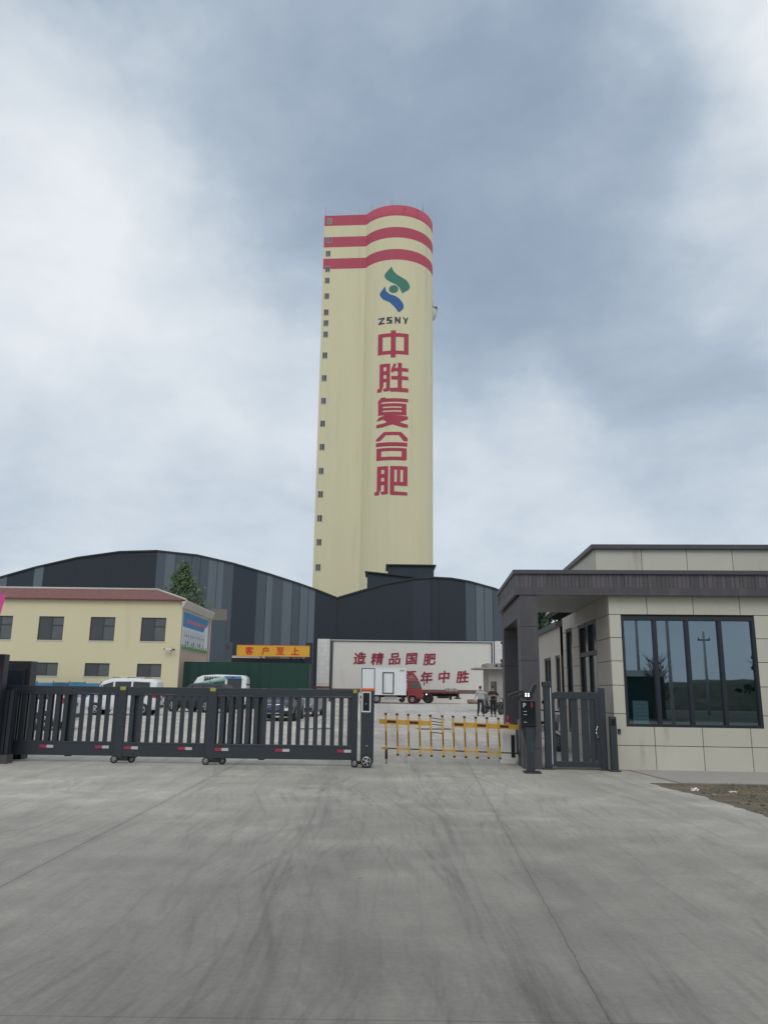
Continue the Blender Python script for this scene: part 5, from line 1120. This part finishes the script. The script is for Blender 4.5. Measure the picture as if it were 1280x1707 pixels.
def person(label, loc, rz, J, shirt, trousers, short=True):
    t_ = thing('person', label, 'person', loc, rz)
    V = {'pel': ((0, 0, .95), .13, .10), 'wst': ((0, 0, 1.08), .12, .09), 'chs': ((0, 0, 1.28), .14, .10), 'upc': ((0, 0, 1.40), .11, .08), 'nck': ((0, -.005, 1.50), .052, .055), 'hd0': ((0, -.02, 1.56), .062, .07), 'hd1': ((0, -.025, 1.63), .074, .092), 'hd2': ((0, -.015, 1.695), .060, .075)}
    E = [('pel', 'wst'), ('wst', 'chs'), ('chs', 'upc'), ('upc', 'nck'), ('nck', 'hd0'), ('hd0', 'hd1'), ('hd1', 'hd2')]
    for s in 'LR':
        V['hip' + s] = (J['hip' + s], .09, .09); V['kn' + s] = (J['kn' + s], .058, .058); V['an' + s] = (J['an' + s], .04, .04); V['to' + s] = (J['to' + s], .035, .028)
        V['sh' + s] = (J['sh' + s], .06, .06); V['el' + s] = (J['el' + s], .042, .042); V['wr' + s] = (J['wr' + s], .028, .028)
        E += [('pel', 'hip' + s), ('hip' + s, 'kn' + s), ('kn' + s, 'an' + s), ('an' + s, 'to' + s), ('upc', 'sh' + s), ('sh' + s, 'el' + s), ('el' + s, 'wr' + s)]
    ex = MB()
    for s in 'LR':
        hand(ex, J['wr' + s], J['hd' + s], J.get('up' + s, (0, 1, 0)))
    ex.prism([(-.014, 1.605), (.014, 1.605), (.005, 1.65), (-.005, 1.65)], -.145, -.10, 'skin')         # nose
    for sg in (1, -1): ex.ball((sg * .082, -.01, 1.625), .03, 'skin', 6, (.35, .7, 1.1))                  # ears
    ex.ball((0, -.112, 1.575), .025, 'skin', 6, (1.1, .5, .25))                                          # lips
    for sg in (1, -1): ex.ball((sg * .033, -.108, 1.645), .013, 'skin', 6)
    body = skin_mesh('body', V, E, 'skin', t_, ex)
    # shirt
    Vs = {'pel': ((0, 0, .93), .155, .125), 'wst': ((0, 0, 1.08), .15, .118), 'chs': ((0, 0, 1.28), .165, .122), 'upc': ((0, 0, 1.41), .12, .095), 'col': ((0, -.003, 1.465), .075, .075)}
    Es = [('pel', 'wst'), ('wst', 'chs'), ('chs', 'upc'), ('upc', 'col')]
    for s in 'LR':
        sh, el, wr = Vector(J['sh' + s]), Vector(J['el' + s]), Vector(J['wr' + s])
        Vs['sh' + s] = (tuple(sh), .078, .078); Vs['cf' + s] = (tuple(sh.lerp(el, .85)), .064, .064); Es += [('upc', 'sh' + s), ('sh' + s, 'cf' + s)]
        if not short: Vs['e' + s] = (tuple(el), .058, .058); Vs['w' + s] = (tuple(el.lerp(wr, .9)), .04, .04); Es += [('cf' + s, 'e' + s), ('e' + s, 'w' + s)]
    skin_mesh('shirt', Vs, Es, shirt, t_)
    Vt = {'pel': ((0, 0, .97), .145, .118)}; Et = []
    for s in 'LR':
        hp, kn, an = Vector(J['hip' + s]), Vector(J['kn' + s]), Vector(J['an' + s])
        Vt['hp' + s] = (tuple(hp), .105, .105); Vt['k' + s] = (tuple(kn), .078, .078); Vt['c' + s] = (tuple(kn.lerp(an, .5)), .07, .07); Vt['a' + s] = (tuple(kn.lerp(an, .93)), .06, .062)
        Et += [('pel', 'hp' + s), ('hp' + s, 'k' + s), ('k' + s, 'c' + s), ('c' + s, 'a' + s)]
    skin_mesh('trousers', Vt, Et, trousers, t_)
    for s in 'LR':
        a_, c_ = Vector(J['an' + s]), Vector(J['to' + s]); b = MB()
        b.ball(tuple(a_.lerp(c_, .55) + Vector((0, 0, -.015))), .1, 'shoe', 8, (.48, 1.35, .5)); b.build('shoe', t_)
    b = MB(); prof = [(.001, .115), (.05, .105), (.085, .06), (.095, .01), (.09, -.03)]
    b.lathe(prof, 'hair', 16, Matrix.Translation((0, -.004, 1.655)) @ Matrix.Diagonal((.90, 1.12, .92, 1))); 
    b.ball((0, .045, 1.63), .07, 'hair', 8, (1.05, .75, 1.0)); b.build('hair', t_)
    b = MB()
    for sg in (1, -1): b.ball((sg * .033, -.119, 1.645), .006, 'hair', 6); b.box(sg * .033 - .017, sg * .033 + .017, -.125, -.115, 1.665, 1.671, 'hair')
    b.build('eyes', t_); return t_
J1 = dict(hipL=(.09, 0, .90), hipR=(-.09, 0, .90), knL=(.13, -.14, .50), anL=(.14, -.10, .09), toL=(.16, -.25, .04), knR=(-.11, -.02, .48), anR=(-.13, .16, .10), toR=(-.14, .02, .04),
          shL=(.17, 0, 1.40), shR=(-.17, 0, 1.40), elL=(.36, -.1, 1.26), wrL=(.58, -.16, 1.22), hdL=(1, -.1, -.1), elR=(-.27, .02, 1.14), wrR=(-.36, -.08, .92), hdR=(-.25, -.2, -1), upR=(0, 1, 0))
J2 = dict(hipL=(.09, 0, .90), hipR=(-.09, 0, .90), knL=(.10, -.06, .49), anL=(.11, .02, .09), toL=(.14, -.14, .04), knR=(-.09, -.06, .49), anR=(-.09, -.05, .09), toR=(-.11, -.21, .04),
          shL=(.18, 0, 1.40), shR=(-.18, 0, 1.40), elL=(.30, -.02, 1.14), wrL=(.10, -.23, 1.22), hdL=(-1, -.3, .25), upL=(0, 0, 1), elR=(-.29, -.02, 1.14), wrR=(-.1, -.22, 1.18), hdR=(1, -.4, .3), upR=(0, 0, 1))
person('man in a light grey short-sleeved shirt and dark trousers walking with one arm out', (5.85, 47.2, 0), R(4), J1, 'shirt_grey', 'trouser_navy')
person('man in dark clothes walking with both hands raised to his chest', (6.5, 46.5, 0), R(-4), J2, 'shirt_dark', 'trouser_black')

# ------------------------------------------------------------------ what the window reflects, behind the camera
def pole(label, x, y, h, arm=1.6, r=.15):
    t_ = thing('utility_pole', label, 'utility pole', (x, y, 0)); MB().cyl((0, 0, 0), (0, 0, h), r, 'pole_concrete', r * .65, 14).build('shaft', t_)
    b = MB(); b.box(-arm / 2, arm / 2, -.05, .05, h - .7, h - .6, 'steel_dark'); b.build('crossarm', t_)
    b = MB(); [b.cyl((q * arm * .45, 0, h - .6), (q * arm * .45, 0, h - .42), .05, 'white_paint', n=8) for q in (-1, 0, 1)]; b.build('insulator', t_)
    return t_
pole('tall concrete utility pole on the far side of the approach road', 13.4, -23.6, 11, 1.6, .11)
pole('concrete utility pole nearest the gatehouse across the road', 10.7, -4.15, 9, r=.085)
pole('slim concrete utility pole standing before the earth bank', 19.6, -29.4, 6.2, .9, .12)
b = MB()
for q in (-.7, 0, .7):
    pts = []
    for i in range(17):
        u_ = i / 16; pts.append((-40 + 100 * u_, -23.6 - 5 * u_ + q, 10.4 - .8 * math.sin(math.pi * ((u_ * 3) % 1))))
    b.tube(pts, .02, 'black_plastic', 5)
tag(b.build('power_line'), 'three sagging power wires strung between the utility poles', 'power line')
tree('bare branching tree across the road, in front of the shed', (12.1, -13.4, 0), 3.6, 1.2, .8, 9, 'leaf_dark', bare=True)
tree('leafy tree across the road by the earth bank', (20.6, -19.5, 0), 5.2, 2.2, 1.2, 11, 'leaf_dark', 90, 60, .5, .10)
SHD = thing('shed', 'dark green roadside shed with white sheeted roof edge', 'shed', (11, -16.6, 0))
MB().box(-4.5, 2.2, -3, 0, 0, 2.5, 'shed_green').build('wall', SHD); MB().box(-4.7, 2.3, -3.2, .15, 2.5, 2.86, 'white_paint').build('roof', SHD)
b = MB(); rows = []
for i in range(101):
    x = -60 + i * 1.5
    for y, f in ((-42, 0), (-46, 1), (-60, 1.15), (-80, 0)): rows.append((x, y, max(0, f * (1.8 + .04 * (x - 10) + random.uniform(-.12, .12) + .3 * math.sin(i * .45) + .2 * math.sin(i * .17)))))
mat('bank_earth', (.075, .085, .055), .95, var=.6, scale=.9, dirt=((.16, .14, .10), (.25, .25, 1.5), .5, .7))
b.add(rows, [(i * 4 + j, (i + 1) * 4 + j, (i + 1) * 4 + j + 1, i * 4 + j + 1) for i in range(100) for j in range(3)], 'bank_earth', smooth=True); structure(b.build('earth_bank_terrain'))
b = MB(); b.add([(-60, -40, .004), (90, -40, .004), (90, -12, .004), (-60, -13.5, .004)], [(0, 1, 2, 3)], 'bank_earth'); structure(b.build('road_verge'))
